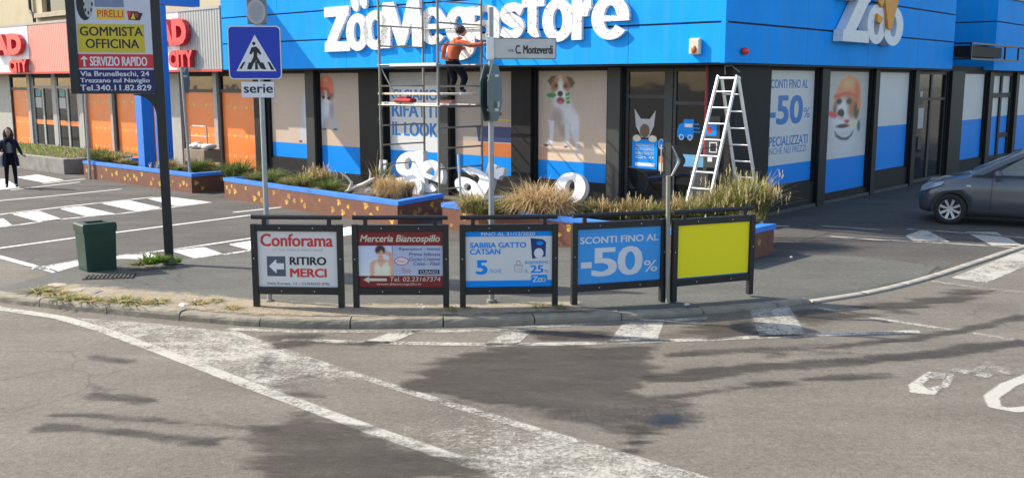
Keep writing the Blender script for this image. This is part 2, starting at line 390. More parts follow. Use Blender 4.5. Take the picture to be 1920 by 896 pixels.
# raised pavement, its surface falling from the kerb to the forecourt
FRONT = resample(KERB + STRIP[1:14], .25)
LK = sum((b - a).length for a, b in zip(KERB, KERB[1:]))
def kerb_top(t): return ZP - max(0., min(1., (t - .62) / .38)) * .068
nF = len(FRONT)
back_ctrl = [P(-20, 552), P(60, 531), P(150, 504), P(222, 489), P(330, 489), P(470, 475), P(640, 462), P(850, 455), P(1100, 470), P(1250, 488), P(1430, 485), P(1560, 480), P(1680, 490), P(1760, 500)]
bc = catmull(back_ctrl, 8)
pv = MB(); vs_ = []; fs = []; NJ = 14
for i, f in enumerate(FRONT):
    t = i / (nF - 1); b = bc[min(int(t * (len(bc) - 1)), len(bc) - 1)]; tt = t * (len(bc) - 1); k = min(int(tt), len(bc) - 2); b = bc[k].lerp(bc[k + 1], tt - k)
    f2 = f + inward(FRONT, i) * .15
    zt_ = kerb_top(i * .25 / LK) * max(0., min(1., (nF - 1 - i) * .25 / 2.2))
    for j in range(NJ):
        u = j / (NJ - 1); q = f2.lerp(b, u); keep = 1 if i < nF * .17 else max(.3, 1 - max(0., t - .17) * 4)
        lvl = zt_ * (1 - u * (.45 if t < .17 else min(.9, .45 + (t - .17) * 4)))
        vs_.append((q.x, q.y, .009 + lvl - (.022 * max(0., min(1., (i * .25 / LK - .9) / .1)) * (1 if j == 0 else 0))))
for i in range(nF - 1):
    for j in range(NJ - 1): fs.append((i * NJ + j, (i + 1) * NJ + j, (i + 1) * NJ + j + 1, i * NJ + j + 1))
base = len(vs_)
rim = [j for j in range(NJ)] + [i * NJ + NJ - 1 for i in range(1, int(nF * .24))]
for r in rim: x, y, z = vs_[r]; vs_.append((x, y, 0.))
for k in range(len(rim) - 1): fs.append((rim[k], rim[k + 1], base + k + 1, base + k))
pv.add(vs_, fs, asph_pave); struct(pv.build('pavement'))
# kerb stones
m_kerb = mat('kerb_stone', (.28, .24, .175), .85, var=.22, scale=7, bump=.6, bscale=45, dirt=.55, dcol=(.13, .115, .09))
kb = MB()
kp = resample(KERB, .105); per = 10
for i0 in range(0, len(kp) - 2, per):
    seg = kp[i0:i0 + per + 1]
    if len(seg) < 3: break
    rings = []; jz = random.uniform(-.008, .006)
    for j, p in enumerate(seg):
        t = (i0 + j) / len(kp); nrm = inward(kp, i0 + j); h = kerb_top(t) + .012 + jz
        q = p
        if j == 0: q = p.lerp(seg[1], .07)
        if j == len(seg) - 1: q = p.lerp(seg[-2], .07)
        r = lambda o, z: tuple(q + nrm * (o + random.uniform(-.004, .004)) + Vector((0, 0, z + random.uniform(-.003, .003))))
        rings.append([r(-.004, -.02), r(.0, h * .55), r(.012, h - .018), r(.03, h), r(.15, h + .004), r(.165, h - .03), r(.165, -.02)])
    kb.loft(rings, m_kerb, smooth=False)
struct(kb.build('kerb'))
m_strip = mat('flush_kerb_stone', (.36, .32, .26), .85, var=.2, scale=6, bump=.4, dirt=.4, dcol=(.16, .14, .11))
sb = MB(); sp = resample(STRIP, .12)
for i0 in range(0, len(sp) - 2, 8):
    seg = sp[i0:i0 + 9]; rings = []
    if len(seg) < 3: break
    for j, p in enumerate(seg):
        nrm = inward(sp, i0 + j); q = p.lerp(seg[1], .04) if j == 0 else p
        h = .028
        rings.append([tuple(q + nrm * o + Vector((0, 0, z))) for o, z in ((0, -.02), (.01, h - .006), (.02, h), (.12, h), (.13, h - .006), (.13, -.02))])
    sb.loft(rings, m_strip)
struct(sb.build('flush_kerb'))

# ------------------------------------------------------------------ painted markings and stains
def pip(pts, poly):
    x, y = pts[:, 0], pts[:, 1]; ins = np.zeros(len(pts), bool); n = len(poly); dm = np.full(len(pts), 1e9)
    for i in range(n):
        x1, y1 = poly[i][:2]; x2, y2 = poly[(i + 1) % n][:2]
        c = ((y1 > y) != (y2 > y)) & (x < (x2 - x1) * (y - y1) / (y2 - y1 + 1e-12) + x1); ins ^= c
        dx, dy = x2 - x1, y2 - y1; t = np.clip(((x - x1) * dx + (y - y1) * dy) / (dx * dx + dy * dy + 1e-12), 0, 1)
        dm = np.minimum(dm, np.hypot(x - x1 - t * dx, y - y1 - t * dy))
    return np.where(ins, dm, -dm)
def sheet(name, items, z, material, cell=.05, margin=.12):
    """items: (world polygon, wear). One grid mesh; overlapping polygons merge"""
    V = []; Fc = []; cov = []; wr = []
    for poly, wear in items:
        p = np.array([[q[0], q[1]] for q in poly]); mn = p.min(0) - margin; mx = p.max(0) + margin
        nx = max(2, int((mx[0] - mn[0]) / cell) + 1); ny = max(2, int((mx[1] - mn[1]) / cell) + 1)
        gx, gy = np.meshgrid(np.linspace(mn[0], mx[0], nx), np.linspace(mn[1], mx[1], ny)); pts = np.stack([gx.ravel(), gy.ravel()], 1)
        d = pip(pts, p); keep = d > -margin; idx = -np.ones(len(pts), int)
        q = d.reshape(ny, nx) > -margin; cells = q[:-1, :-1] | q[1:, :-1] | q[:-1, 1:] | q[1:, 1:]
        for jy, jx in zip(*np.nonzero(cells)):
            f = []
            for oy, ox in ((0, 0), (0, 1), (1, 1), (1, 0)):
                k = (jy + oy) * nx + jx + ox
                if idx[k] < 0:
                    idx[k] = len(V); V.append((pts[k, 0], pts[k, 1], z)); cov.append(d[k]); wr.append(wear(pts[k]) if callable(wear) else wear)
                f.append(int(idx[k]))
            Fc.append(f)
    me = bpy.data.meshes.new(name); me.from_pydata(V, [], Fc); me.materials.append(material)
    a = me.attributes.new('cover', 'FLOAT', 'POINT'); a.data.foreach_set('value', cov)
    a = me.attributes.new('wear', 'FLOAT', 'POINT'); a.data.foreach_set('value', wr)
    me.update(); o = bpy.data.objects.new(name, me); COL.objects.link(o); return struct(o)
def pxp(pts): return [P(*p) for p in pts]
def line(pts, wd):
    pts = [P(*p) for p in pts]; L = []; R = []
    for i, p in enumerate(pts):
        n = inward(pts, i); L.append(p + n * wd / 2); R.append(p - n * wd / 2)
    return L + R[::-1]
paint = decal('road_paint', (.47, .44, .37), 4.5, amp=.008, soft=.012, grit=.55)
paint_old = decal('worn_road_paint', (.43, .40, .335), 3.2, amp=.012, soft=.03, grit=.6, grain=.25)
paint_new = decal('fresh_road_paint', (.78, .76, .70), 5, amp=.008, soft=.012, grit=.4)
band = pxp([(105, 594), (170, 598), (300, 608), (430, 622), (520, 656), (640, 697), (770, 738), (960, 795), (1330, 905), (985, 905), (860, 858), (700, 806), (590, 771), (480, 728), (370, 687), (270, 648), (180, 618)])
def band_wear(p):
    a = P(760, 780); b = P(600, 735); r = np.hypot(p[0] - a.x, (p[1] - a.y) * .9); r2 = np.hypot(p[0] - b.x, p[1] - b.y)
    return .475 + .15 * math.exp(-(r / 1.0) ** 2) + .10 * math.exp(-(r2 / .5) ** 2)
sheet('hatched_band', [(band, band_wear)], .004, paint_old, .06)
sheet('edge_line', [(line([(-60, 566), (0, 579), (110, 595), (190, 618), (275, 649), (480, 727), (700, 808), (985, 905)], .15), .45),
                    (line([(430, 621), (520, 654), (640, 695), (770, 736), (960, 793), (1310, 896), (1360, 912)], .11), .49)], .006, paint, .05)
# hatched strip along the kerb
zs = [(line([(425, 617), (560, 622), (760, 622), (930, 620), (1000, 613), (1170, 605), (1330, 597)], .12), .51),
      (line([(530, 637), (700, 643), (950, 647), (1110, 644), (1240, 640), (1500, 629), (1725, 622)], .13), .45),
      (pxp([(672, 645), (728, 645), (796, 618), (745, 619)]), .45), (pxp([(905, 648), (970, 647), (1008, 612), (960, 617)]), .46),
      (pxp([(1138, 643), (1233, 640), (1246, 600), (1170, 605)]), .45), (pxp([(1424, 633), (1512, 630), (1480, 574), (1405, 581)]), .47)]
sheet('kerbside_hatching', zs, .0055, paint, .05)
sheet('parking_line', [(line([(1525, 576), (1610, 592), (1700, 606), (1800, 621), (1905, 638)], .10), .51),
                       (line([(1745, 527), (1830, 539), (1925, 549)], .09), .51), (pxp([(1783, 521), (1850, 531), (1990, 470), (1935, 462)]), .45)], .0045, paint, .05)
sheet('forecourt_hatching', [(line([(1555, 444), (1640, 450), (1780, 457), (1925, 466)], .10), .43), (line([(1700, 430), (1790, 436), (1925, 447)], .10), .4),
      (pxp([(1697, 443), (1733, 430), (1782, 455), (1712, 452)]), .42), (pxp([(1808, 435), (1868, 436), (1918, 461), (1860, 461)]), .42),
      (line([(1410, 424), (1480, 425)], .12), .3), (line([(1538, 424), (1600, 428), (1655, 432)], .08), .4)], .009, paint, .05)
# bays by the street on the left
hl = [(line([(-60, 384), (0, 377), (120, 366), (228, 355)], .10), .30), (line([(-60, 478), (0, 466), (137, 447), (300, 426), (470, 404)], .10), .30),
      (line([(-10, 404), (140, 386), (290, 370)], .10), .3), (line([(0, 427), (110, 412), (220, 402), (397, 380)], .10), .3),
      (pxp([(-30, 414), (6, 410), (24, 424), (-30, 430)]), .22), (pxp([(22, 402), (72, 396), (118, 412), (75, 417)]), .2),
      (pxp([(112, 392), (152, 387), (217, 402), (168, 408)]), .2), (pxp([(190, 382), (240, 376), (302, 390), (256, 397)]), .18), (pxp([(277, 373), (312, 369), (397, 380), (330, 387)]), .18),
      (pxp([(30, 333), (70, 328), (120, 338), (82, 343)]), .2), (pxp([(-40, 338), (10, 336), (38, 353), (-40, 360)]), .2), (line([(20, 357), (80, 350), (150, 342)], .1), .35), (line([(80, 345), (150, 337), (160, 336)], .1), .35),
      (line([(-20, 477), (50, 496), (130, 518)], .12), .32),
      (line([(60, 505), (145, 489), (330, 468), (480, 446)], .09), .36), (line([(130, 516), (240, 500), (380, 484), (490, 467)], .09), .4),
      (pxp([(83, 502), (146, 490), (170, 500), (122, 518)]), .14), (pxp([(196, 485), (272, 473), (300, 484), (240, 501)]), .16), (pxp([(322, 471), (382, 464), (424, 479), (370, 487)]), .18),
      (pxp([(428, 459), (490, 449), (520, 462), (470, 470)]), .2), (pxp([(600, 436), (660, 425), (690, 436), (640, 444)]), .2), (line([(437, 399), (455, 397), (530, 389)], .1), .4)]
sheet('parking_bay_marking', hl, .009, paint_new, .06)
# letters of a word painted on the road
def ring(o, i): return o, i
lt = [(pxp([(1703, 722), (1740, 697), (1778, 700), (1772, 712), (1745, 709), (1730, 722), (1738, 729), (1762, 722), (1768, 727), (1752, 741), (1705, 736)]), .42), (pxp([(1762, 726), (1776, 700), (1790, 702), (1778, 728)]), .45),
      (pxp([(1778, 694), (1792, 690), (1868, 703), (1850, 709)]), .45), (pxp([(1812, 702), (1826, 704), (1866, 680), (1852, 676)]), .5), (pxp([(1838, 684), (1856, 679), (1902, 699), (1890, 704)]), .5),
      (line([(1940, 703), (1890, 722), (1858, 745), (1866, 763), (1900, 769), (1945, 765)], .13), .40)]
sheet('road_lettering', lt, .0045, paint, .04)
# wet stains, tyre tracks, patches (dark, with ragged edges)
stain = decal('wet_asphalt', (.060, .048, .037), 2.4, stretch=(.4, 1.5, 1), mottle=.62, amp=.34, soft=.07, alpha=.74, rough=.6, grit=.04, spec=.3, grain=.3)
track = decal('tyre_track', (.050, .042, .034), 4.0, mottle=.7, amp=.13, soft=.035, alpha=.8, rough=.6, grit=.05, stretch=(.35, 1.2, 1), grain=.3)
puddle = decal('shallow_puddle', (.02, .022, .026), 3.0, amp=.06, soft=.06, alpha=.6, rough=.28, grit=.3, spec=.6, mottle=.5)
def rag(px, wear=.12): return (pxp(px), wear)
sheet('wet_stain', [rag([(762, 728), (800, 690), (850, 672), (905, 655), (950, 648), (1100, 648), (1225, 650), (1218, 672), (1235, 700), (1190, 740), (1310, 752), (1290, 790), (1225, 812), (1180, 828), (1100, 800), (960, 760), (860, 752)], .16),
                    rag([(470, 835), (500, 800), (570, 770), (620, 790), (720, 825), (850, 860), (985, 912), (440, 912), (500, 860)], .13),
                    rag([(1175, 812), (1210, 805), (1205, 822), (1195, 838)], .3)], .011, stain, .06, .6)
sheet('tyre_mark', [(line([(1240, 668), (1330, 662), (1420, 657), (1560, 650), (1700, 636), (1800, 622), (1920, 592)], .13), .34),
                    (line([(1200, 712), (1330, 700), (1450, 687), (1560, 680), (1700, 668), (1800, 657), (1930, 642)], .26), .22),
                    (line([(1250, 745), (1340, 732), (1440, 720), (1560, 708), (1680, 704)], .10), .36),
                    (line([(1430, 669), (1480, 665), (1600, 662)], .1), .46),
                    (line([(100, 776), (260, 786), (380, 797), (520, 806)], .09), .34), (line([(80, 800), (220, 812), (330, 822), (410, 826)], .12), .34),
                    (line([(160, 724), (210, 731)], .14), .4), (line([(170, 742), (290, 750)], .13), .36), (line([(170, 668), (235, 680)], .1), .44),
                    (line([(500, 637), (590, 640), (700, 648)], .12), .52)], .0105, track, .05, .2)
sheet('oil_stain', [rag([(520, 633), (560, 622), (600, 628), (575, 645), (530, 652)], .3), rag([(470, 700), (500, 668), (520, 682), (490, 712)], .45), rag([(530, 722), (570, 712), (580, 735), (600, 750), (545, 742)], .42),
                    rag([(1000, 625), (1140, 622), (1150, 642), (1005, 642)], .2), rag([(1250, 628), (1330, 608), (1408, 600), (1420, 628), (1250, 636)], .2), rag([(1490, 590), (1530, 578), (1600, 588), (1640, 595), (1540, 606), (1500, 604)], .14),
                    rag([(1600, 575), (1700, 566), (1790, 545), (1860, 548), (1760, 570), (1680, 586)], .2)], .0115, stain, .05, .25)
sheet('puddle', [rag([(1215, 792), (1238, 776), (1272, 778), (1280, 788), (1262, 798), (1225, 802)], .02)], .013, puddle, .04, .2)
# dirt strip behind the kerb with bare sandy ground
dirt = decal('dirt_and_gravel', (.37, .30, .205), 5.0, amp=.14, soft=.07, mottle=.35, alpha=.95, rough=.95, grit=.45, grain=.4)
dl = []
for a, b in ((0, 1),):
    i1 = next(i for i, p in enumerate(FRONT) if p.x > -6.2); i2 = next(i for i, p in enumerate(FRONT) if p.x > .9)
    inn = [FRONT[i] + inward(FRONT, i) * .16 for i in range(i1, i2)]
    out = [FRONT[i] + inward(FRONT, i) * (.85 - .45 * max(0, (i - i1) / (i2 - i1) - .4)) for i in range(i1, i2)]
    dl = [(inn + out[::-1], .08)]
o = sheet('dirt_strip', dl, 0, dirt, .06, .1)
zmin = ZP + .016
for v in o.data.vertices: v.co.z = zmin

# ================================================================== PET STORE (blue fascia, dark cladding)
store = thing('pet_store', 'corner pet store with bright blue fascia over dark window walls', 'store', CORNER, -A)
XL, YR = -15.7, 26.0
OVL, OVR, ZF, PH = .78, .29, 3.10, .73
LF = Plane(W(0, -OVL - .06), -A)                 # u = local x
LW = Plane(W(0, 0), -A)
RW = Plane(CORNER, pi / 2 - A)                   # u = local y
RFp = Plane(W(OVR, 0), pi / 2 - A)
posters_left = [(-15.05, -13.3, .57), (-12.72, -10.93, .26), (-9.87, -7.97, .30), (-7.5, -5.58, .56), (-4.87, -2.9, .57)]
doors_left = (-2.45, -.48)
posters_right = [(1.60, 3.83, .57), (4.36, 6.85, .19), (7.25, 9.53, .52), (13.75, 15.95, .40), (19.4, 22.0, .40)]
door_right = [(9.95, 12.4), (16.55, 18.9)]
ZT = 3.02
wl = MB()
def wall_run(mb, spans, lo, hi, put):
    """solid wall between openings; spans = (a, b, zbot)"""
    cur = lo
    for a, b, zb in sorted(spans):
        put(cur, a, 0, 3.2); put(a, b, 0, zb); put(a, b, ZT, 3.2); cur = b
    put(cur, hi, 0, 3.2)
sp_l = [(a, b, z) for a, b, z in posters_left] + [(doors_left[0], doors_left[1], .02)]
sp_r = [(a, b, z) for a, b, z in posters_right] + [(door_right[0][0], door_right[0][1], .02), (door_right[1][0], door_right[1][1], .3)]
TH = .16
wall_run(wl, sp_l, XL, -TH, lambda a, b, z0, z1: wl.box(a, b, 0, TH, z0, z1, m_dark) if b - a > .005 and z1 - z0 > .005 else None)
wall_run(wl, sp_r, 0, YR, lambda a, b, z0, z1: wl.box(-TH, 0, a, b, z0, z1, m_dark) if b - a > .005 and z1 - z0 > .005 else None)
wl.box(XL, -.8, .9, 1.0, 0, 3.2, m_dark)         # dim partition behind the posters
wl.box(.0, .06, .02, 9.6, .0, .07, mat('step_stone', (.09, .085, .08), .8, var=.2), 0.01)
wl.build('wall', store)
# pillars, proud of the wall
for a, b in ((-15.68, -15.2), (-13.18, -12.8), (-10.88, -9.92), (-7.9, -7.56), (-5.52, -4.93), (-2.82, -2.5)):
    pb = MB(); pb.box(a, b, -.10, -.002, 0.0, 3.06, m_greyframe if b - a < .45 else m_dark, .008); pb.build('pillar', store)
for a, b in ((3.9, 4.3), (6.92, 7.18), (9.6, 9.88), (12.5, 13.6), (16.05, 16.45), (18.98, 19.3)):
    pb = MB(); pb.box(.002, .085, a, b, 0.0, 3.06, m_frame, .008); pb.build('pillar', store)
pb = MB(); pb.box(-.42, .0825, -.085, -.002, 0, 3.06, m_dark, .008); pb.box(.002, .085, .0, 1.5, 0, 3.06, m_dark, .008); pb.build('pillar', store)
# posters
def frame_left(mb): mb.M = Matrix.Identity(4); return mb
def frame_right(mb): mb.M = Matrix(((0, -1, 0, 0), (1, 0, 0, 0), (0, 0, 1, 0), (0, 0, 0, 1))); return mb   # (u, -w, v) -> (w, u, v)
YP = .06                                          # recess of the vinyl behind the wall face
def poster(side, a, b, zb, top=m_whitev, zsplit=1.02):
    fm = MB(); (frame_left if side == 'l' else frame_right)(fm)
    for (x0, x1, z0, z1) in ((a, a + .035, zb, ZT), (b - .035, b, zb, ZT), (a + .035, b - .035, zb, zb + .035), (a + .035, b - .035, ZT - .035, ZT)):
        fm.box(x0, x1, YP - .025, YP + .02, z0, z1, m_frame)
    win = fm.build('window', store)
    pm = MB(); (frame_left if side == 'l' else frame_right)(pm)
    pm.M = pm.M @ Matrix.Translation((0, YP, 0))
    if zsplit: pm.rect(a + .03, zb + .03, b - .03, zsplit, m_blue_vinyl); pm.rect(a + .03, zsplit, b - .03, ZT - .03, top)
    else: pm.rect(a + .03, zb + .03, b - .03, ZT - .03, top)
    return win, pm
ST = .0016
def dog_face(pm, cx, cz, s, hat=None, w0=1, ears=True):
    w_ = lambda k: ST * (w0 + k)
    if ears:
        for sg in (-1, 1): pm.poly([(cx + sg * .42 * s, cz + .32 * s), (cx + sg * .95 * s, cz + .85 * s), (cx + sg * 1.08 * s, cz + .2 * s), (cx + sg * .8 * s, cz + .1 * s)][::1], m_brownp, w_(0))
    pm.ell(cx, cz, .78 * s, .80 * s, m_pinkp, w_(1), 22)
    pm.poly([(cx - .18 * s, cz + .78 * s), (cx - .34 * s, cz - .1 * s), (cx - .5 * s, cz - .55 * s), (cx, cz - .98 * s), (cx + .5 * s, cz - .55 * s), (cx + .34 * s, cz - .1 * s), (cx + .18 * s, cz + .78 * s)], m_whitep, w_(2))
    for sg in (-1, 1):
        pm.ell(cx + sg * .42 * s, cz + .12 * s, .2 * s, .2 * s, m_brownp, w_(3), 12); pm.ell(cx + sg * .4 * s, cz + .12 * s, .09 * s, .1 * s, m_blackp, w_(4), 10)
    pm.ell(cx, cz - .38 * s, .19 * s, .17 * s, m_blackp, w_(5), 14)
    pm.poly([(cx - .28 * s, cz - .68 * s), (cx, cz - .6 * s), (cx + .28 * s, cz - .68 * s), (cx, cz - .92 * s)], m_brownp, w_(5))
    if hat:
        pts = [(cx + s * .95 * cos(t) , cz + s * (.35 + 1.0 * sin(t))) for t in np.linspace(0, pi, 16)]
        pm.poly(pts[::-1], hat, w_(6)); pm.poly([(cx - 1.02 * s, cz + .3 * s), (cx + 1.02 * s, cz + .3 * s), (cx + .98 * s, cz + .55 * s), (cx - .98 * s, cz + .55 * s)], m_redp, w_(7))
m_photo, _n, _l, _b = nodes_of('poster_photo'); _a = _n.new('ShaderNodeAttribute'); _a.attribute_name = 'print'; _l.new(_a.outputs['Color'], _b.inputs['Base Color']); _b.inputs['Roughness'].default_value = .4
class Photo:
    """soft-edged print evaluated on a grid; colours as printed (sRGB 0-255), shapes in picture units"""
    def __init__(s, x0, z0, x1, z1, cell, to_pic):
        s.nx, s.nz = max(2, int((x1 - x0) / cell)), max(2, int((z1 - z0) / cell)); gx, gz = np.meshgrid(np.linspace(x0, x1, s.nx), np.linspace(z0, z1, s.nz)); s.g = np.stack([gx.ravel(), gz.ravel()], 1)
        q = np.array([to_pic(*p) for p in s.g]); s.x, s.y = q[:, 0], q[:, 1]; s.c = np.zeros((len(q), 3))
    def fill(s, c0, c1): t = ((s.y - s.y.min()) / (np.ptp(s.y) + 1e-9))[:, None]; s.c = np.array(c0) * (1 - t) + np.array(c1) * t; return s
    def mix(s, k, col): s.c = s.c * (1 - k[:, None]) + np.array(col) * k[:, None]; return s
    def el(s, cx, cy, rx, ry, col, soft=.25, rot=0.):
        dx, dy = s.x - cx, s.y - cy; c, d = cos(rot), sin(rot); r = np.hypot((dx * c + dy * d) / rx, (-dx * d + dy * c) / ry); return s.mix(np.clip((1 + soft - r) / (2 * soft), 0, 1), col)
    def pg(s, pts, col, soft=4.): d = pip(np.stack([s.x, s.y], 1), pts); return s.mix(np.clip((d + soft) / (2 * soft), 0, 1), col)
    def fur(s, amp, sc): k = np.sin(s.x * sc + 3 * np.sin(s.y * sc * .7)) * np.sin(s.y * sc * 1.3 + 2 * np.sin(s.x * sc * .9)); s.c = np.clip(s.c + amp * k[:, None] + rng.normal(0, amp * .5, (len(s.x), 1)), 0, 255); return s
    def put(s, mb, w, gain=1.35):
        k = len(mb.v); mi = mb.mid(m_photo); mb.v += [tuple(mb.M @ Vector((p[0], -w, p[1]))) for p in s.g]
        for j in range(s.nz - 1):
            for i in range(s.nx - 1): a = k + j * s.nx + i; mb.f.append([a, a + 1, a + s.nx + 1, a + s.nx]); mb.mi.append(mi); mb.smooth.append(False)
        lin = np.clip(((s.c / 255 + .055) / 1.055) ** 2.4 * gain, 0, .8); mb.prints = getattr(mb, 'prints', []) + [(k, lin)]
def lin_map(xa, xb, ya, yb, xs, ys):             # plane rectangle -> picture units
    return lambda u, z: (xs[0] + (u - xa) / (xb - xa) * (xs[1] - xs[0]), ys[0] + (z - ya) / (yb - ya) * (ys[1] - ys[0]))
# A: beige, hind part of a white dog
a, b, z = posters_left[0]; win, pm = poster('l', a, b, z, m_beige)
ph = Photo(a + .03, 1.02, b - .03, ZT - .03, .02, lin_map(a, b, 3.0, 1.02, (508, 576), (138, 268))).fill((172, 155, 138), (178, 158, 140))
ph.pg([(565, 200), (572, 170), (578, 150), (578, 256), (566, 266), (561, 262), (560, 245), (565, 225)], (168, 168, 172), 2.5).pg([(572, 185), (578, 172), (578, 225), (571, 235)], (192, 192, 196), 3).el(562, 264, 3, 2, (60, 50, 48)).fur(3, 1.1).put(pm, ST); pm.build('poster', win)
# B: dog with an orange helmet
a, b, z = posters_left[1]; win, pm = poster('l', a, b, z, m_beige)
ph = Photo(a + .03, 1.02, b - .03, ZT - .03, .016, lin_map(a, b, 3.0, 1.02, (600, 678), (138, 275))).fill((166, 150, 134), (184, 160, 138))
ph.pg([(600, 196), (606, 190), (622, 192), (627, 206), (630, 226), (634, 243), (622, 245), (620, 228), (612, 220), (613, 242), (603, 245), (601, 226), (600, 215)], (160, 160, 166), 2.5).el(609, 205, 8, 16, (196, 196, 200), .4).el(622, 208, 4, 14, (140, 134, 134), .5).pg([(600, 200), (604, 200), (607, 225), (603, 240), (600, 240)], (188, 188, 192), 2)
ph.el(628, 244, 4, 1.6, (50, 45, 45)).el(607, 244.5, 4, 1.4, (70, 64, 64)).el(612, 181, 11, 16, (190, 182, 178), .3).el(604, 176, 6, 10, (150, 104, 78), .5).el(620, 177, 6, 12, (112, 74, 54), .4).el(607, 184, 2.4, 2.8, (35, 28, 25)).el(617, 186, 3, 3, (28, 25, 25)).el(613, 192, 5, 3, (200, 195, 195), .5)
ph.pg([(600, 168), (601, 154), (607, 145), (616, 143), (624, 150), (627, 163), (625, 178), (620, 176), (615, 168), (606, 167)], (205, 98, 62), 1.6).el(611, 151, 4, 4, (228, 140, 105), .8).pg([(600, 165), (616, 166), (622, 178), (618, 180), (612, 171), (600, 170)], (165, 62, 44), 1.2).fur(4, 1.0).put(pm, ST); pm.build('poster', win)
# C: white text poster
a, b, z = posters_left[2]; win, pm = poster('l', a, b, z, m_whitev)
pm.rect(a + .03, 2.66, b - .03, ZT - .03, m_greyp, ST)
pm.text('CI SIAMO', a + .12, 2.30, b - .1, 2.56, m_bluetext, ST, .09)
pm.text('RIFATTI', a + .12, 1.88, b - .1, 2.22, m_bluetext, ST, .09); pm.text('IL LOOK', a + .12, 1.40, b - .1, 1.74, m_bluetext, ST, .09); pm.build('poster', win)
# D: orange and navy dog house scene
a, b, z = posters_left[3]; win, pm = poster('l', a, b, z, m_beige)
pm.rect(a + .03, 1.02, b - .03, 1.36, m_beige2, ST); pm.rect(a + .95, 1.02, b - .03, 1.34, m_orangep, ST * 2)
pm.poly([(a + .8, 1.36), (b - .03, 1.36), (b - .03, 1.72), (a + .74, 1.72)], m_navy, ST * 3)
pm.poly([(a + .98, 2.05), (a + 1.5, 2.05), (a + 1.5, 2.5), (a + 1.2, 2.62), (a + .95, 2.3)], m_orangep, ST * 3); pm.rect(a + 1.02, 1.98, a + 1.55, 2.05, m_brownp, ST * 4)
pm.rect(a + .98, 1.86, b - .03, 1.89, m_yellowp, ST * 4)
dog_face(pm, a + 1.15, 2.4, .17, None, 5); pm.build('poster', win)
# E: jumping terrier with a green toy
a, b, z = posters_left[4]; win, pm = poster('l', a, b, z, m_beige)
ph = Photo(a + .03, 1.02, b - .03, ZT - .03, .014, lin_map(a, b, 3.0, 1.02, (14, 582), (25, 785))).fill((160, 146, 132), (178, 156, 136))
ph.pg([(0, 655), (600, 672), (600, 800), (0, 800)], (206, 176, 150), 5).pg([(0, 665), (108, 672), (108, 800), (0, 800)], (184, 140, 114), 5)  # foot band paints sunlight into the print, its darker left end the pillar's shade
G1, G2, G3 = (168, 160, 156), (190, 188, 190), (150, 128, 114)
ph.pg([(300, 440), (345, 440), (362, 530), (350, 640), (345, 735), (312, 752), (318, 720), (330, 640), (300, 560)], (182, 180, 182), 9).el(225, 400, 100, 130, G1, .18).el(310, 450, 48, 90, G2, .35).el(245, 365, 62, 85, G2, .4).el(180, 420, 45, 70, (150, 135, 126), .5).pg([(185, 480), (285, 480), (262, 600), (205, 560)], G3, 14)
ph.pg([(108, 440), (156, 450), (152, 560), (142, 640), (96, 664), (74, 652), (114, 604), (120, 540)], G2, 7).pg([(238, 470), (292, 460), (284, 590), (274, 652), (236, 662), (246, 590)], (184, 180, 180), 8).el(92, 657, 22, 9, (60, 52, 50), .4).el(252, 662, 14, 7, (62, 54, 52), .4).el(215, 285, 72, 55, (188, 182, 180), .3)
ph.pg([(100, 112), (128, 74), (170, 68), (160, 135), (138, 128), (124, 152)], (84, 58, 42), 6).pg([(252, 78), (292, 84), (320, 126), (300, 166), (274, 166), (262, 112)], (84, 58, 42), 6)
ph.el(206, 165, 66, 88, (196, 178, 166), .14).el(160, 160, 30, 52, (128, 82, 58), .45).el(252, 150, 28, 44, (128, 82, 58), .45).el(205, 102, 48, 22, (165, 112, 82), .5).el(206, 140, 19, 62, (208, 202, 198), .5).el(170, 152, 12, 11, (38, 26, 20), .35).el(244, 156, 12, 11, (38, 26, 20), .35)
ph.el(206, 225, 46, 44, (206, 202, 202), .35).el(206, 276, 30, 26, (110, 52, 44), .35).el(206, 290, 16, 14, (176, 92, 90), .5).el(203, 219, 21, 23, (30, 26, 28), .3).el(132, 232, 38, 19, (36, 118, 52), .25).pg([(246, 216), (276, 206), (282, 298), (256, 302)], (44, 128, 60), 5).pg([(250, 240), (280, 234), (281, 246), (252, 252)], (150, 190, 150), 3).pg([(252, 270), (281, 264), (282, 274), (253, 280)], (150, 190, 150), 3)
ph.fur(4, .16).put(pm, ST); pm.build('poster', win)
# right side posters
a, b, z = posters_right[0]; win, pm = poster('r', a, b, z, m_whitev)
pm.text('SCONTI FINO AL', a - .0 + .04, 2.62, b - .35, 2.80, m_bluetext, ST, .06)
pm.text('-50', a + .04, 1.88, b - .55, 2.46, m_bluetext, ST, .12); pm.text('%', b - .5, 1.98, b - .2, 2.2, m_bluetext, ST, .01)
pm.text('SPECIALIZZATI', a + .04, 1.42, b - .25, 1.62, m_bluetext, ST, .05); pm.text('ANCHE NEI PREZZI', a + .04, 1.25, b - .3, 1.39, m_bluetext, ST, .0); pm.build('poster', win)
a, b, z = posters_right[1]; win, pm = poster('r', a, b, z, m_whitev, .99)
ph = Photo(a + .03, .99, b - .03, ZT - .03, .02, lin_map(a, b, 3.0, .99, (36, 312), (24, 614))).fill((170, 164, 158), (176, 172, 170))
ph.pg([(30, 640), (60, 540), (90, 450), (120, 420), (240, 420), (270, 470), (292, 560), (300, 640)], (186, 182, 180), 12).el(170, 560, 60, 90, (196, 193, 192), .6).el(165, 400, 84, 100, (190, 186, 184), .25).pg([(104, 424), (122, 452), (150, 474), (180, 478), (206, 462), (222, 432), (216, 464), (186, 494), (148, 490), (116, 466)], (60, 56, 58), 5)
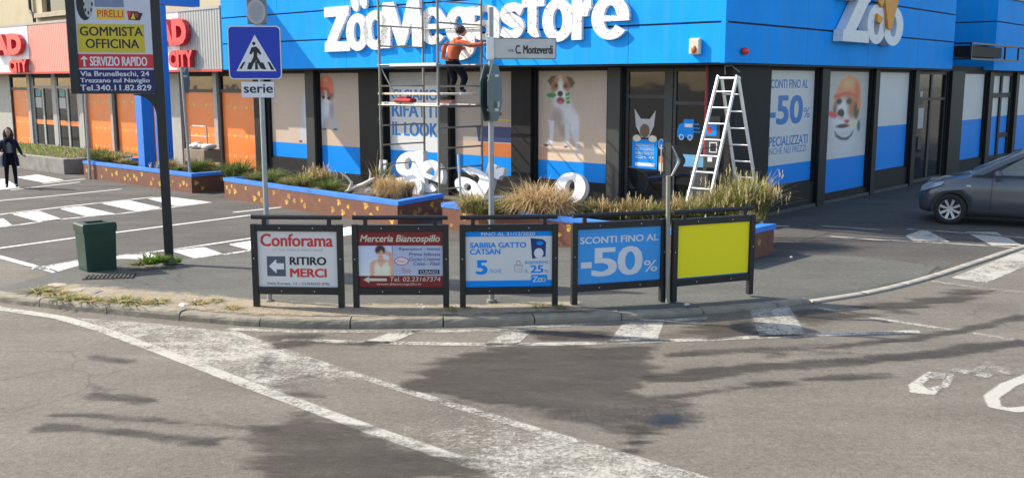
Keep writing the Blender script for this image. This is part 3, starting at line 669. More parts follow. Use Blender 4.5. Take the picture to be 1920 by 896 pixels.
ph.el(168, 270, 74, 96, (158, 106, 74), .2).el(236, 290, 17, 58, (84, 54, 40), .4).el(105, 290, 12, 48, (96, 62, 46), .4).el(146, 290, 36, 88, (208, 203, 201), .4).el(152, 370, 58, 58, (204, 200, 200), .3).el(124, 228, 16, 19, (48, 32, 26), .4).el(186, 230, 15, 17, (48, 32, 26), .4).el(154, 396, 38, 13, (62, 36, 36), .4).el(138, 310, 20, 30, (24, 22, 24), .25)
ph.pg([(90, 232), (98, 180), (128, 92), (180, 52), (232, 74), (256, 150), (264, 268), (242, 292), (236, 205), (172, 182), (112, 200)], (218, 126, 74), 6).el(175, 105, 34, 34, (236, 164, 112), .8).el(235, 170, 16, 60, (196, 98, 58), .6).pg([(90, 186), (172, 160), (240, 186), (238, 208), (172, 184), (96, 212)], (204, 78, 58), 6)
ph.pg([(92, 300), (176, 352), (172, 372), (92, 326)], (196, 170, 166), 4).el(86, 312, 32, 17, (205, 62, 66), .3, .5).el(180, 366, 15, 13, (178, 58, 56), .4).el(226, 386, 30, 28, (206, 196, 150), .35).el(256, 402, 10, 36, (46, 92, 120), .35).fur(4, .15).put(pm, ST); pm.build('poster', win)
for i, zs_ in ((2, 1.65), (3, 1.62), (4, 1.62)):
    a, b, z = posters_right[i]; win, pm = poster('r', a, b, z, m_whitev, zs_); pm.build('poster', win)
# entrance doors: dark glass in grey frames, blinds and stickers
m_glass = glass('dark_glass', (.012, .014, .016), .72)
m_inner = mat('shop_interior', (.05, .045, .04), .8, var=.4, scale=3)
def door(side, a, b, z0, z1, rails, name='door'):
    fm = MB(); (frame_left if side == 'l' else frame_right)(fm)
    for x0, x1, zz0, zz1 in [(a, a + .07, z0, z1), (b - .07, b, z0, z1), (a + .07, b - .07, z0, z0 + .09), (a + .07, b - .07, z1 - .07, z1)] + [(a + .07, b - .07, r, r + .07) for r in rails]:
        fm.box(x0, x1, .04, .10, zz0, zz1, m_greyframe)
    d = fm.build(name, store)
    gm = MB(); (frame_left if side == 'l' else frame_right)(gm); gm.box(a + .065, b - .065, .066, .074, z0 + .08, z1 - .06, m_glass); gm.build('glass_pane', d)
    return d
d1 = door('l', -2.45, -1.44, .03, ZT, [2.42]); d2 = door('l', -1.30, -.50, .03, ZT, [2.30])
mu = MB(); mu.box(-1.438, -1.302, .02, .12, .02, ZT, m_greyframe, .006); mu.build('door_post', store)
hd = MB(); hd.tube([(-1.52, .0, .9), (-1.52, .0, 1.5)], .015, m_alu); hd.box(-1.53, -1.51, 0, .05, .93, .95, m_alu); hd.box(-1.53, -1.51, 0, .05, 1.45, 1.47, m_alu); hd.build('handle', d1)
st = MB(); st.M = Matrix.Translation((0, .062, 0))
st.rect(-2.28, .98, -1.66, 1.58, m_blue_vinyl, 0); 
for k in range(4): st.text(['AUTORIZZATO', 'SOLO ANIMALI', 'BENVENUTI', 'QUI'][k], -2.2, 1.44 - k * .085, -1.75, 1.49 - k * .085, m_yellowp, ST, .0)
st.rect(-2.2, 1.03, -1.72, 1.1, m_whitep, ST); st.build('sticker', d1)
st = MB(); st.M = Matrix.Translation((0, .062, 0)); st.poly([(-2.24, 2.2), (-2.2, 1.85), (-2.05, 1.62), (-1.88, 1.62), (-1.76, 1.85), (-1.72, 2.18), (-1.86, 2.0), (-2.08, 2.0)], m_greyp, 0)
st.ell(-1.98, 1.76, .12, .14, m_brownp, ST); st.ell(-2.17, 1.6, .1, .07, m_creamp, ST); st.ell(-1.78, 1.6, .1, .07, m_creamp, ST); st.build('sticker', d1)
st = MB(); st.M = Matrix.Translation((0, .062, 0)); st.ell(-1.57, 1.5, .075, .11, m_greyp, 0); st.ell(-1.57, 1.5, .06, .085, m_blue_vinyl, ST); st.build('sticker', d1); st = MB(); st.M = Matrix.Translation((0, .062, 0)); st.rect(-1.62, .95, -1.52, 1.25, m_creamp, 0); st.rect(-1.62, 1.12, -1.52, 1.25, m_orangep, ST); st.build('sticker', d1)
st = MB(); st.M = Matrix.Translation((0, .062, 0))
st.poly([(-1.2, 1.66), (-.82, 1.66), (-.82, 2.02), (-1.05, 2.02), (-1.06, 1.95), (-1.15, 1.92), (-1.2, 1.8)], m_blue_vinyl, 0)
for x in (-1.1, -.9): st.ell(x, 1.66, .06, .06, m_whitep, ST, 14); st.ell(x, 1.66, .04, .04, m_blue_vinyl, ST * 2, 12)
for k in range(3): st.rect(-.82, 1.76 + k * .075, -.66 - k * .02, 1.785 + k * .075, m_blue_vinyl, 0)
st.rect(-1.03, 1.86, -.85, 1.93, m_whitep, ST); st.build('sticker', d2)
st = MB(); st.M = Matrix.Translation((0, .062, 0)); st.rect(-1.24, 1.08, -.58, 1.32, mat('pale_blue_blur', (.12, .34, .55), .5, var=.2, scale=3), 0); st.build('sticker', d2)
it = MB(); it.box(-2.45, -.5, .86, .88, .02, 3.0, m_inner)
for k in range(12): it.box(-2.36, -1.5, .20, .215, .78 + k * .022, .79 + k * .022, m_greyp)
it.box(-2.4, -1.9, .3, .6, .03, .55, m_navy); it.box(-1.85, -1.5, .25, .5, .03, .5, m_greyp); it.box(-1.2, -.6, .3, .6, .03, .45, m_navy); it.box(-2.4, -1.5, .25, .45, 2.7, 2.8, mat('interior_green', (.1, .16, .06), .6)); it.build('interior', store)
d3 = door('r', 9.95, 11.2, .03, ZT, [2.25]); d4 = door('r', 11.2, 12.4, .03, ZT, [2.25])
st = MB(); frame_right(st); st.M = st.M @ Matrix.Translation((0, .062, 0)); st.rect(10.35, 1.5, 10.75, 2.05, m_greyp, 0); st.build('sticker', d3); st = MB(); frame_right(st); st.M = st.M @ Matrix.Translation((0, .062, 0)); st.rect(10.4, 2.35, 10.6, 2.5, m_greyp, 0); st.build('sticker', d3)
hb = MB(); hb.box(.01, .1, 9.99, 10.25, .95, 1.3, m_greyframe, .01); hb.build('door_intercom', store)
it = MB(); it.box(-1.0, -.98, 9.6, 12.8, .02, 3.0, m_inner)
for k in range(5):
    for j in range(7):
        if random.random() < .75: it.box(-.75, -.6, 10.0 + j * .34, 10.22 + j * .34, .3 + k * .45, .3 + k * .45 + random.uniform(.15, .35), random.choice([m_greyp, m_brownp, m_creamp, m_blackp, m_pinkp]))
it.build('interior', store)
# muntined door further right
a, b = door_right[1]; fm = MB(); frame_right(fm)
for x0, x1, z0, z1 in ((a, a + .16, .3, ZT), (b - .16, b, .3, ZT), ((a + b) / 2 - .1, (a + b) / 2 + .1, .3, ZT), (a + .16, (a + b) / 2 - .1, 2.25, 2.4), ((a + b) / 2 + .1, b - .16, 2.25, 2.4), ((a + b) / 2 + .1, b - .16, .95, 1.1), (a + .16, b - .16, .3, .4), (a + .16, b - .16, ZT - .08, ZT)):
    fm.box(x0, x1, .03, .10, z0, z1, m_frame)
d5 = fm.build('door', store); pm = MB(); frame_right(pm); pm.M = pm.M @ Matrix.Translation((0, .08, 0)); pm.rect(a + .05, .35, b - .05, 1.65, m_blue_vinyl); pm.rect(a + .05, 1.65, b - .05, ZT - .04, m_whitev); pm.build('poster', d5)

# ---- fascia: folded panels with dark shadow gaps
m_groove = mat('dark_gap', (.008, .016, .03), .7, var=.1)
fb = MB(); RX = 11.75
fb.box(-16.1, OVR - .03, -OVL + .03, -.5, ZF + .02, ZF + 3 * PH - .02, m_groove); fb.box(-.2, OVR - .03, -.5, RX - .02, ZF + .02, ZF + 3 * PH - .02, m_groove)
for k in range(3):
    z0, z1 = ZF + k * PH + (.018 if k else 0), ZF + (k + 1) * PH - .018
    xs = [-16.1, -13.4, -10.5, -7.6, -4.72, -1.84, OVR]
    for i in range(6): fb.box(xs[i] + (.004 if i else 0), xs[i + 1] - (.004 if i < 5 else 0), -OVL, -OVL + .028, z0, z1, m_blue, .004)
    ys = [-OVL + .0285, 2.6, 5.8, 9.0, RX]
    for i in range(4): fb.box(OVR - .028, OVR - .0005, ys[i] + (.004 if i else 0), ys[i + 1] - (.004 if i < 3 else 0), z0, z1, m_blue, .004)
fb.box(OVR - .09, OVR + .004, -OVL - .004, -OVL + .08, ZF - .004, ZF + 3 * PH, m_blue)      # corner trim
fb.box(-16.12, -16.102, -OVL, .4, ZF, ZF + 3 * PH, m_blue)
fb.box(-.2, OVR - .03, RX - .018, RX, ZF, ZF + 3 * PH, m_blue)
fb.box(-16.09, OVR - .05, -OVL + .05, .0, ZF - .035, ZF - .004, m_frame); fb.box(.003, OVR - .05, .003, RX - .03, ZF - .035, ZF - .004, m_frame)
fascia = fb.build('fascia', store)
f2 = MB()                                         # continuation beyond the recess
Y2 = 15.55
for k in range(3):
    z0, z1 = ZF + k * PH + (.018 if k else 0), ZF + (k + 1) * PH - .018
    f2.box(OVR - .028, OVR, Y2, YR, z0, z1, m_blue, .004); f2.box(-3, OVR - .03, Y2, Y2 + .028, z0, z1, m_blue, .004)
f2.box(-3, OVR - .04, Y2 + .03, YR, ZF + .01, ZF + 3 * PH - .02, m_groove); f2.box(-3, OVR + .05, Y2 - .04, YR, ZF + 3 * PH, ZF + 3 * PH + .15, mat('pale_roof_edge', (.5, .46, .38), .7, var=.1))
f2.build('fascia', store)
rc = MB(); rc.box(-3, -2.8, RX, Y2 + .03, 3.2, 9, m_dark); rc.box(-.9, -.6, RX + .6, RX + 1.0, 3.2, 6, m_galv); rc.build('recess_wall', store)
rf = MB(); rf.box(-16, -.1, -.45, RX - .1, ZF + 3 * PH - .019, ZF + 3 * PH - .005, m_dark); rf.build('roof', store)
# raised letters with light points
def letter_mat():
    m, n, l, b = nodes_of('letter_face')
    tc = n.new('ShaderNodeTexCoord'); vo = n.new('ShaderNodeTexVoronoi'); vo.inputs['Scale'].default_value = 13; vo.inputs['Randomness'].default_value = .75
    l.new(tc.outputs['Object'], vo.inputs['Vector'])
    mr = n.new('ShaderNodeMapRange'); mr.inputs['From Min'].default_value = .20; mr.inputs['From Max'].default_value = .30; l.new(vo.outputs['Distance'], mr.inputs['Value'])
    dk = n.new('ShaderNodeMix'); dk.data_type = 'RGBA'; l.new(vo.outputs['Color'], dk.inputs[0]); dk.inputs[6].default_value = (.12, .07, .06, 1); dk.inputs[7].default_value = (.42, .14, .08, 1)
    mx = n.new('ShaderNodeMix'); mx.data_type = 'RGBA'; l.new(mr.outputs[0], mx.inputs[0]); l.new(dk.outputs[2], mx.inputs[6]); mx.inputs[7].default_value = (.86, .85, .83, 1)
    l.new(mx.outputs[2], b.inputs['Base Color']); b.inputs['Roughness'].default_value = .5; return m
m_letter = letter_mat(); m_letterplain = mat('letter_white', (.82, .81, .79), .45, var=.05)
for ch, l_, t_, r_, b_ in (('Z', 609, 13, 656, 97), ('o', 650, 26, 692, 96), ('o', 682, 20, 728, 94), ('M', 713, 3, 794, 90), ('e', 786, 14, 838, 84), ('g', 836, 13, 891, 113), ('a', 884, 10, 938, 76),
                           ('s', 936, 6, 986, 74), ('t', 980, -22, 1021, 71), ('o', 1018, -2, 1076, 79), ('r', 1073, -4, 1112, 75), ('e', 1110, -8, 1181, 75)):
    lm = MB(); x0, z0, x1, z1 = LF.box(l_, t_, r_, b_); lm.glyph(ch, x0, z0, x1, z1, m_letter, OVL + .006, .075); lm.build('letter', fascia)
for cx_, cz_, rx_, rz_, rot in ((666, 8, .13, .2, .5), (682, 2, .13, .2, .3)):
    u, z = LF.uv(cx_, cz_); lm = MB(); lm.prism([(u + rx_ * cos(t) * cos(rot) - rz_ * sin(t) * sin(rot), z + rx_ * cos(t) * sin(rot) + rz_ * sin(t) * cos(rot)) for t in np.linspace(0, 2 * pi, 16, False)], -OVL - .08, -OVL - .005, m_letter); lm.build('letter', fascia)
for ch, l_, t_, r_, b_ in (('Z', 1562, -20, 1612, 80), ('o', 1607, 10, 1642, 84), ('o', 1637, 14, 1675, 87)):
    lm = MB(); frame_right(lm); x0, z0, x1, z1 = RFp.box(l_, t_, r_, b_); lm.glyph(ch, x0, z0, x1, z1, m_letterplain, OVR + .02, .22); lm.build('letter', fascia)
m_ora = mat('orange_emblem', (.8, .32, .01), .5, var=.04)
lm = MB(); frame_right(lm)
def rp(*pts): return [RFp.uv(*p) for p in pts]
lm.prism(rp((1615, -10), (1628, 12), (1630, 16), (1640, -12)), -OVR - .30, -OVR - .25, m_ora); lm.prism(rp((1636, 4), (1642, 55), (1648, 57), (1662, 0), (1650, -12)), -OVR - .30, -OVR - .25, m_ora)
lm.prism(rp((1622, 27), (1633, 36), (1627, 46), (1621, 42)), -OVR - .30, -OVR - .25, m_ora); lm.build('emblem', fascia)

# ================================================================== ORANGE SHOP (left) and the block above it
shop = thing('orange_shop', 'low shop with orange window film and red sign letters left of the blue store', 'shop', W(-15.72, 0), -A)
SX = -15.72
m_or = mat('orange_film', (.92, .22, .035), .4, var=.06, scale=2)
m_stone = mat('pale_post', (.42, .40, .35), .6, var=.1, scale=4)
m_dkglass = glass('transom_glass', (.015, .02, .02), .85)
def script_band(mb, a, b, z, w_):
    x = a + .12
    while x < b - .3:
        pts = [(x + i * .016, z + .055 * sin(i * 1.35 + random.random()) * random.uniform(.5, 1.2) + .002 * i) for i in range(random.randint(16, 26))]
        for (p, q) in zip(pts, pts[1:]): mb.poly([(p[0], p[1] - .009), (q[0], q[1] - .009), (q[0] + .004, q[1] + .012), (p[0] + .004, p[1] + .012)], m_creamp, w_)
        x = pts[-1][0] + .1
        mb.ell(x + .08, z, .075, .05, m_yellowp, w_, 10); x += .26
wm = MB(); wx = lambda x: x - SX
spans = [(-33.2, -31.5), (-26.7, -24.62), (-24.42, -21.98), (-21.92, -20.55), (-19.85, -17.93), (-17.68, -15.78)]
dspan = [(-31.1, -29.3), (-29.0, -27.2)]
cur = -45
for a, b in sorted(spans + dspan):
    if cur < a: wm.box(wx(cur), wx(a), 0, .16, 0, 3.1, m_stone)
    wm.box(wx(a), wx(b), 0.02, .16, 2.92, 3.1, m_dark); 
    wm.box(wx(a), wx(b), 0.02, .16, 0.0, .06, m_stone); cur = b
wm.box(wx(cur), 0, 0, .16, 0, 3.1, m_stone); wm.box(wx(-45), 0, .5, .6, 0, 3.1, m_dark); wm.build('wall', shop)
for a, b in spans:
    fm = MB()
    for x0, x1, z0, z1 in ((a, a + .06, .06, 2.92), (b - .06, b, .06, 2.92), (a + .06, b - .06, 2.43, 2.52)): fm.box(wx(x0), wx(x1), .03, .12, z0, z1, m_greyframe)
    wn = fm.build('window', shop)
    pm = MB(); pm.M = Matrix.Translation((0, .08, 0)); pm.rect(wx(a + .05), .08, wx(b - .05), 2.44, m_or)
    for zz in (2.02, 1.1, .45): script_band(pm, wx(a + .05), wx(b - .05), zz + random.uniform(-.05, .05), ST)
    pm.build('poster', wn)
    gm = MB(); gm.box(wx(a + .05), wx(b - .05), .07, .08, 2.5, 2.93, m_dkglass); gm.build('glass_pane', wn)
for a, b in ((-20.55, -19.85), (-17.93, -17.68), (-24.62, -24.42), (-26.95, -26.65), (-31.45, -31.15)):
    pb = MB(); pb.box(wx(a + .02), wx(b - .02), -.06, -.002, 0, 3.04, m_stone, .01); pb.build('pillar', shop)
for a, b in dspan:
    fm = MB(); m_ = (a + b) / 2
    for x0, x1, z0, z1 in ((a, a + .09, .06, 2.92), (b - .09, b, .06, 2.92), (m_ - .07, m_ + .07, .06, 2.5), (a + .09, b - .09, 2.5, 2.6), (a + .09, b - .09, .06, .3)): fm.box(wx(x0), wx(x1), .02, .1, z0, z1, m_stone)
    dr = fm.build('door', shop); gm = MB(); gm.box(wx(a + .08), wx(b - .08), .055, .062, .2, 2.9, m_dkglass); gm.build('glass_pane', dr)
    pm = MB(); pm.M = Matrix.Translation((0, .05, 0)); pm.rect(wx(a + .1), 1.1, wx(b - .1), 1.28, m_or); pm.rect(wx(a + .15), 1.75, wx(m_ - .2), 2.15, m_greyp); pm.rect(wx(a + .2), 2.2, wx(m_ - .25), 2.45, mat('teal_print', (.05, .3, .3), .5)); pm.build('sticker', dr)
# its fascia: white, salmon and ribbed grey panels
def ribbed(name, col, sc=38.):
    m, n, l, b = nodes_of(name); tc = n.new('ShaderNodeTexCoord'); wv = n.new('ShaderNodeTexWave'); wv.inputs['Scale'].default_value = 2.2; wv.bands_direction = 'X'; wv.inputs['Distortion'].default_value = 0
    l.new(tc.outputs['Object'], wv.inputs['Vector'])
    mr = n.new('ShaderNodeMapRange'); mr.inputs['To Min'].default_value = .82; mr.inputs['To Max'].default_value = 1.05; l.new(wv.outputs['Fac'], mr.inputs['Value'])
    sc_ = n.new('ShaderNodeVectorMath'); sc_.operation = 'SCALE'; sc_.inputs[0].default_value = col; l.new(mr.outputs[0], sc_.inputs['Scale']); l.new(sc_.outputs[0], b.inputs['Base Color'])
    bp = n.new('ShaderNodeBump'); bp.inputs['Strength'].default_value = .5; bp.inputs['Distance'].default_value = .03; l.new(wv.outputs['Fac'], bp.inputs['Height']); l.new(bp.outputs[0], b.inputs['Normal']); b.inputs['Roughness'].default_value = .5
    return m
m_salmon = ribbed('salmon_cladding', (.80, .30, .23)); m_ribgrey = ribbed('grey_cladding', (.36, .36, .33))
fb = MB()
runs = [(-45, -33.0, m_salmon), (-33.0, -29.25, m_whitep), (-29.2, -19.75, m_salmon), (-19.7, -18.45, m_whitep), (-18.4, -16.18, m_ribgrey)]
for a, b, m_ in runs: fb.box(wx(a), wx(b), -OVL, -OVL + .05, 3.12, 4.85, m_)
fb.box(wx(-45), wx(-16.18), -OVL - .02, -OVL + .07, 4.852, 4.93, m_stone); fb.box(wx(-45), wx(-16.18), -OVL - .015, -OVL + .06, 3.05, 3.117, m_redp); fb.box(wx(-45), wx(-16.18), -OVL + .075, .5, 3.06, 4.8, m_dark)
sf = fb.build('fascia', shop)
m_redl = mat('red_letter', (.68, .03, .035), .4, var=.06)
for body, l_, t_, r_, b_ in (('AD', 303, 36, 356, 86), ('CITY', 322, 95, 367, 127), ('AD', -6, 64, 46, 104), ('CITY', 22, 112, 55, 136)):
    lm = MB(); x0, z0, x1, z1 = LF.box(l_, t_, r_, b_)
    if len(body) == 2:
        for ch, (p, q) in zip(body, ((0, .54), (.50, 1))): 
            k = MB(); k.text(ch, wx(x0 + (x1 - x0) * p), z0, wx(x0 + (x1 - x0) * q), z1, m_redl, OVL + .03, .07, .16); k.build('letter', sf)
    else: 
        for i, ch in enumerate(body):
            k = MB(); p, q = ((0, .31), (.32, .43), (.44, .7), (.68, 1))[i]; k.text(ch, wx(x0 + (x1 - x0) * p), z0, wx(x0 + (x1 - x0) * q), z1, m_redl, OVL + .03, .06, .14); k.build('letter', sf)
block = thing('cream_building', 'cream rendered building with a drainpipe rising behind the orange shop', 'building', W(-16, 1.2), -A)
m_cream = mat('cream_render', (.58, .48, .30), .8, var=.06, scale=2, dirt=.2, dcol=(.4, .32, .2)); bm_ = MB()
bx = lambda x: x + 16
bm_.box(bx(-60), bx(-32.4), 0, .3, 0, 11, m_cream); bm_.box(bx(-32.4), bx(-29.9), 0, .3, 0, 5.5, m_cream); bm_.box(bx(-32.4), bx(-29.9), 0, .3, 7.2, 11, m_cream); bm_.box(bx(-29.9), bx(-8), 0, .3, 0, 11, m_cream)
bm_.box(bx(-60), bx(-8), .3, 12, 10.7, 10.98, m_cream); bm_.box(bx(-8.3), bx(-8), .3, 12, 0, 10.7, m_cream); bm_.build('wall', block)
wn = MB(); wn.box(bx(-32.4), bx(-29.9), .2, .24, 5.5, 7.2, m_frame); wn = wn.build('window', block); sl_ = MB(); sl_.box(bx(-32.65), bx(-29.7), -.25, -.002, 5.33, 5.52, mat('sill_stone', (.5, .42, .28), .8), .01); sl_.build('sill', wn)
gp = MB(); gp.box(bx(-32.35), bx(-29.95), .18, .19, 5.54, 7.1, m_dkglass); gp.build('glass_pane', wn)
dp = MB(); dp.tube([(bx(-33.3), -.1, 11), (bx(-33.3), -.1, 5.75), (bx(-33.2), -.13, 5.62), (bx(-32.95), -.15, 5.52), (bx(-32.85), -.15, 5.35), (bx(-32.85), -.15, 4.9)], .065, m_greyframe); dp.build('drainpipe', block)

# ================================================================== PLANTERS
m_brick = mat('brown_render', (.19, .075, .042), .8, var=.16, scale=5, dirt=.35, dcol=(.1, .06, .045), bump=.25)
m_coping = mat('blue_coping', (.035, .22, .72), .5, var=.08, scale=4, dirt=.2, dcol=(.25, .35, .5))
m_paw = mat('yellow_paw', (.72, .42, .06), .6, var=.15)
m_paw2 = mat('faded_paw', (.5, .26, .07), .7, var=.25, scale=20)
m_soil = mat('planter_soil', (.10, .075, .05), .95, var=.35, scale=14, bump=.8, bscale=25, dirt=.5, dcol=(.2, .16, .1))
def planter(poly, label, paws=True):
    """poly: local (store frame) corners, front edge first, counter-clockwise from above"""
    p = [W(x, y) for x, y in poly]; o = p[0]; t = thing('planter', label, 'planter', o, 0, 'brown planters with blue coping along the store')
    q = [v - o for v in p]; n = len(q); H_ = .41; T = .14
    c = sum(q, Vector()) / n
    inn = []
    for i in range(n):
        a, b, d = q[i - 1], q[i], q[(i + 1) % n]; e1 = (b - a).normalized(); e2 = (d - b).normalized()
        n1 = Vector((-e1.y, e1.x, 0)); n2 = Vector((-e2.y, e2.x, 0)); bis = (n1 + n2); inn.append(b + bis * (T / (1 + n1.dot(n2))))
    def ringmesh(outer, inner, z0, z1, m, edges=range(4)):
        mb = MB()
        for i in edges:
            j = (i + 1) % n; a, b, c1, d = outer[i], outer[j], inner[j], inner[i]
            Z0, Z1 = Vector((0, 0, z0)), Vector((0, 0, z1))
            mb.add([a + Z0, b + Z0, b + Z1, a + Z1], [(0, 1, 2, 3)], m); mb.add([a + Z1, b + Z1, c1 + Z1, d + Z1], [(0, 1, 2, 3)], m)
            mb.add([d + Z0, c1 + Z0, c1 + Z1, d + Z1], [(3, 2, 1, 0)], m); mb.add([a + Z0, b + Z0, c1 + Z0, d + Z0], [(3, 2, 1, 0)], m)
        return mb
    wb = ringmesh(q, inn, -.02, H_, m_brick)
    for i in range(n):
        a, b = q[i], q[(i + 1) % n]; d = (b - a); L = d.length; d.normalize(); nr = Vector((d.y, -d.x, 0))
        if i > 1: continue
        M = Matrix((( d.x, -nr.x, 0, a.x), (d.y, -nr.y, 0, a.y), (0, 0, 1, 0), (0, 0, 0, 1))); wb.M = M
        x = random.uniform(.1, .25); k = 0
        while x < L - .15:
            z = (.13 if k % 2 else .26) + random.uniform(-.06, .05); s = random.uniform(.6, 1.15); r = random.uniform(-1.1, 1.1); pm_ = random.choice([m_paw, m_paw, m_paw2])
            wb.ell(x, z, .045 * s, .036 * s, pm_, .003, 12, r)
            for tq in (-.95, -.33, .33, .95): wb.ell(x + .066 * s * sin(tq + r * .6), z + .066 * s * cos(tq + r * .6), .017 * s, .024 * s, pm_, .003, 8, -tq)
            x += random.choice([.13, .2, .26, .34, .5]) * random.uniform(.85, 1.15); k += 1
    wb.M = Matrix.Identity(4); wb.build('planter_wall', t)
    ex_ = [v + (v - c).normalized() * .03 for v in q]; ii = [v - (v - c).normalized() * .03 for v in inn]
    cb = ringmesh(ex_, ii, H_ + .001, H_ + .085, m_coping, (0, 1, 3)); cb.build('coping', t)
    sm = MB(); sm.add([v + Vector((0, 0, .40)) for v in ii], [list(range(n))], m_soil); sm.build('soil', t)
    return t
planter([(-18.8, -3.85), (-12.75, -3.97), (-12.7, -2.2), (-18.7, -2.1)], 'brown planter with yellow paw prints before the orange shop, farthest left of three')
planter([(-11.23, -4.0), (-4.57, -4.45), (-4.9, -2.9), (-11.1, -2.5)], 'brown paw print planter holding dry tan grass before the scaffold, middle of three')
planter([(-3.75, -4.05), (2.2, -4.12), (2.22, -2.42), (-3.7, -2.4)], 'brown paw print planter behind the yellow and minus fifty boards, nearest of three')
# low concrete bed at the far left
m_conc = mat('old_concrete', (.26, .245, .21), .9, var=.2, scale=4, bump=.4, dirt=.5, dcol=(.12, .11, .08))
lw = thing('concrete_planter', 'low grey concrete wall bed with short grass behind the walking woman', 'planter', W(-20.2, -3.8), -A)
k = MB(); k.box(-12, 0, 0, .2, 0, .46, m_conc, .01); k.box(-.2, 0, .2, 2.2, 0, .455, m_conc, .01); k.build('wall', lw)
k = MB(); k.add([(-12, .2, .42), (-.2, .2, .42), (-.2, 2.9, .42), (-12, 2.9, .42)], [(0, 1, 2, 3)], m_soil); k.build('soil', lw)

# ================================================================== GRASSES
def leafmat(name, col, var=.3, tr=.42):
    m, n, l, b = nodes_of(name); at = n.new('ShaderNodeTexCoord'); no = n.new('ShaderNodeTexNoise'); no.inputs['Scale'].default_value = 9; l.new(at.outputs['Object'], no.inputs['Vector'])
    mr = n.new('ShaderNodeMapRange'); mr.inputs['From Min'].default_value = .3; mr.inputs['From Max'].default_value = .7; mr.inputs['To Min'].default_value = 1 - var; mr.inputs['To Max'].default_value = 1 + var; l.new(no.outputs['Fac'], mr.inputs['Value'])
    s = n.new('ShaderNodeVectorMath'); s.operation = 'SCALE'; s.inputs[0].default_value = col; l.new(mr.outputs[0], s.inputs['Scale']); l.new(s.outputs[0], b.inputs['Base Color'])
    b.inputs['Roughness'].default_value = .7; b.inputs['Specular IOR Level'].default_value = .2
    if tr:
        t = n.new('ShaderNodeBsdfTranslucent'); l.new(s.outputs[0], t.inputs[0]); mx = n.new('ShaderNodeMixShader'); mx.inputs[0].default_value = tr
        l.new(b.outputs[0], mx.inputs[1]); l.new(t.outputs[0], mx.inputs[2]); l.new(mx.outputs[0], n['Material Output'].inputs[0])
    return m
g_green = leafmat('grass_green', (0.15, 0.21, 0.045)); g_dark = leafmat('grass_dark_green', (0.09, 0.13, 0.035)); g_tan = leafmat('grass_straw', (0.56, 0.4, 0.2)); g_tan2 = leafmat('grass_pale_straw', (0.66, 0.52, 0.29))
g_rust = leafmat('grass_rust', (0.36, 0.16, 0.07)); g_olive = leafmat('grass_olive', (0.28, 0.26, 0.09)); g_fresh = leafmat('weed_green', (.14, .26, .03))
def tuft_mesh(name, r, h, n, mats, droop=.5, wid=.008, seg=5, plume=None):
    mb = MB()
    for i in range(n):
        a = random.uniform(0, 2 * pi); rr = r * .35 * sqrt(random.random()); x, y = rr * cos(a), rr * sin(a)
        a2 = a + random.uniform(-.9, .9); lean = random.uniform(.1, 1.) ** 1.2 * r * random.uniform(.7, 1.25); hh = h * random.uniform(.55, 1.05) * (1 - .25 * lean / r)
        wd = wid * random.uniform(.6, 1.3); m = random.choices([q for q, _ in mats], [q for _, q in mats])[0]
        L = []; s_ = (-sin(a2), cos(a2))
        dr = droop * random.uniform(.4, 1.3)
        for k in range(seg + 1):
            t = k / seg; px_ = x + cos(a2) * lean * t ** 1.6; py_ = y + sin(a2) * lean * t ** 1.6
            z = hh * (t - dr * .55 * t ** 3); ww = wd * (1 - t) ** .7 + .0012
            L.append((px_, py_, z, ww))
        vs_ = []; 
        for (px_, py_, z, ww) in L: vs_ += [(px_ - s_[0] * ww, py_ - s_[1] * ww, z), (px_ + s_[0] * ww, py_ + s_[1] * ww, z)]
        mb.add(vs_, [(2 * k, 2 * k + 1, 2 * k + 3, 2 * k + 2) for k in range(seg)], m)
        if plume and random.random() < .1:
            px_, py_, z, _ = L[-1]
            for q in range(5):
                aa = random.uniform(0, 6.28); mb.add([(px_, py_, z - .02 * q), (px_ + .02 * cos(aa), py_ + .02 * sin(aa), z + .03 - .02 * q), (px_ + .008 * cos(aa + 1), py_ + .008 * sin(aa + 1), z + .05 - .02 * q)], [(0, 1, 2)], plume)
    return mb.mesh(name)
KINDS = {}
for key, args in {
    'green': (.50, .50, 560, [(g_green, 5), (g_dark, 4), (g_olive, 2)], .9), 'mixed': (.50, .46, 560, [(g_olive, 4), (g_green, 4), (g_tan, 2), (g_dark, 2)], .9),
    'tan': (.55, .74, 900, [(g_tan, 6), (g_tan2, 5), (g_rust, 1)], 1.25), 'straw': (.48, .52, 560, [(g_tan, 3), (g_olive, 4), (g_tan2, 2), (g_green, 2)], 1.0),
    'rust': (.42, .46, 480, [(g_rust, 3), (g_tan, 2), (g_olive, 4), (g_green, 1)], .8), 'tall': (.60, .82, 760, [(g_olive, 5), (g_green, 5), (g_tan, 2), (g_tan2, 1)], .65),
    'reed': (.62, 1.2, 12, [(g_tan, 2), (g_tan2, 2), (g_olive, 1)], .5),
    'dark': (.40, .38, 380, [(g_dark, 6), (g_green, 3), (g_rust, 1)], .8), 'weed': (.20, .16, 120, [(g_fresh, 5), (g_green, 3)], .5), 'lowweed': (.2, .07, 70, [(g_fresh, 2), (g_olive, 5), (g_tan, 4)], .4)}.items():
    KINDS[key] = [tuft_mesh('grass_' + key, *args[:5], wid=.0065 if key not in ('weed', 'lowweed') else .008, plume=g_tan2 if key in ('tall', 'rust') else None) for _ in range(2)]
_kk = {}
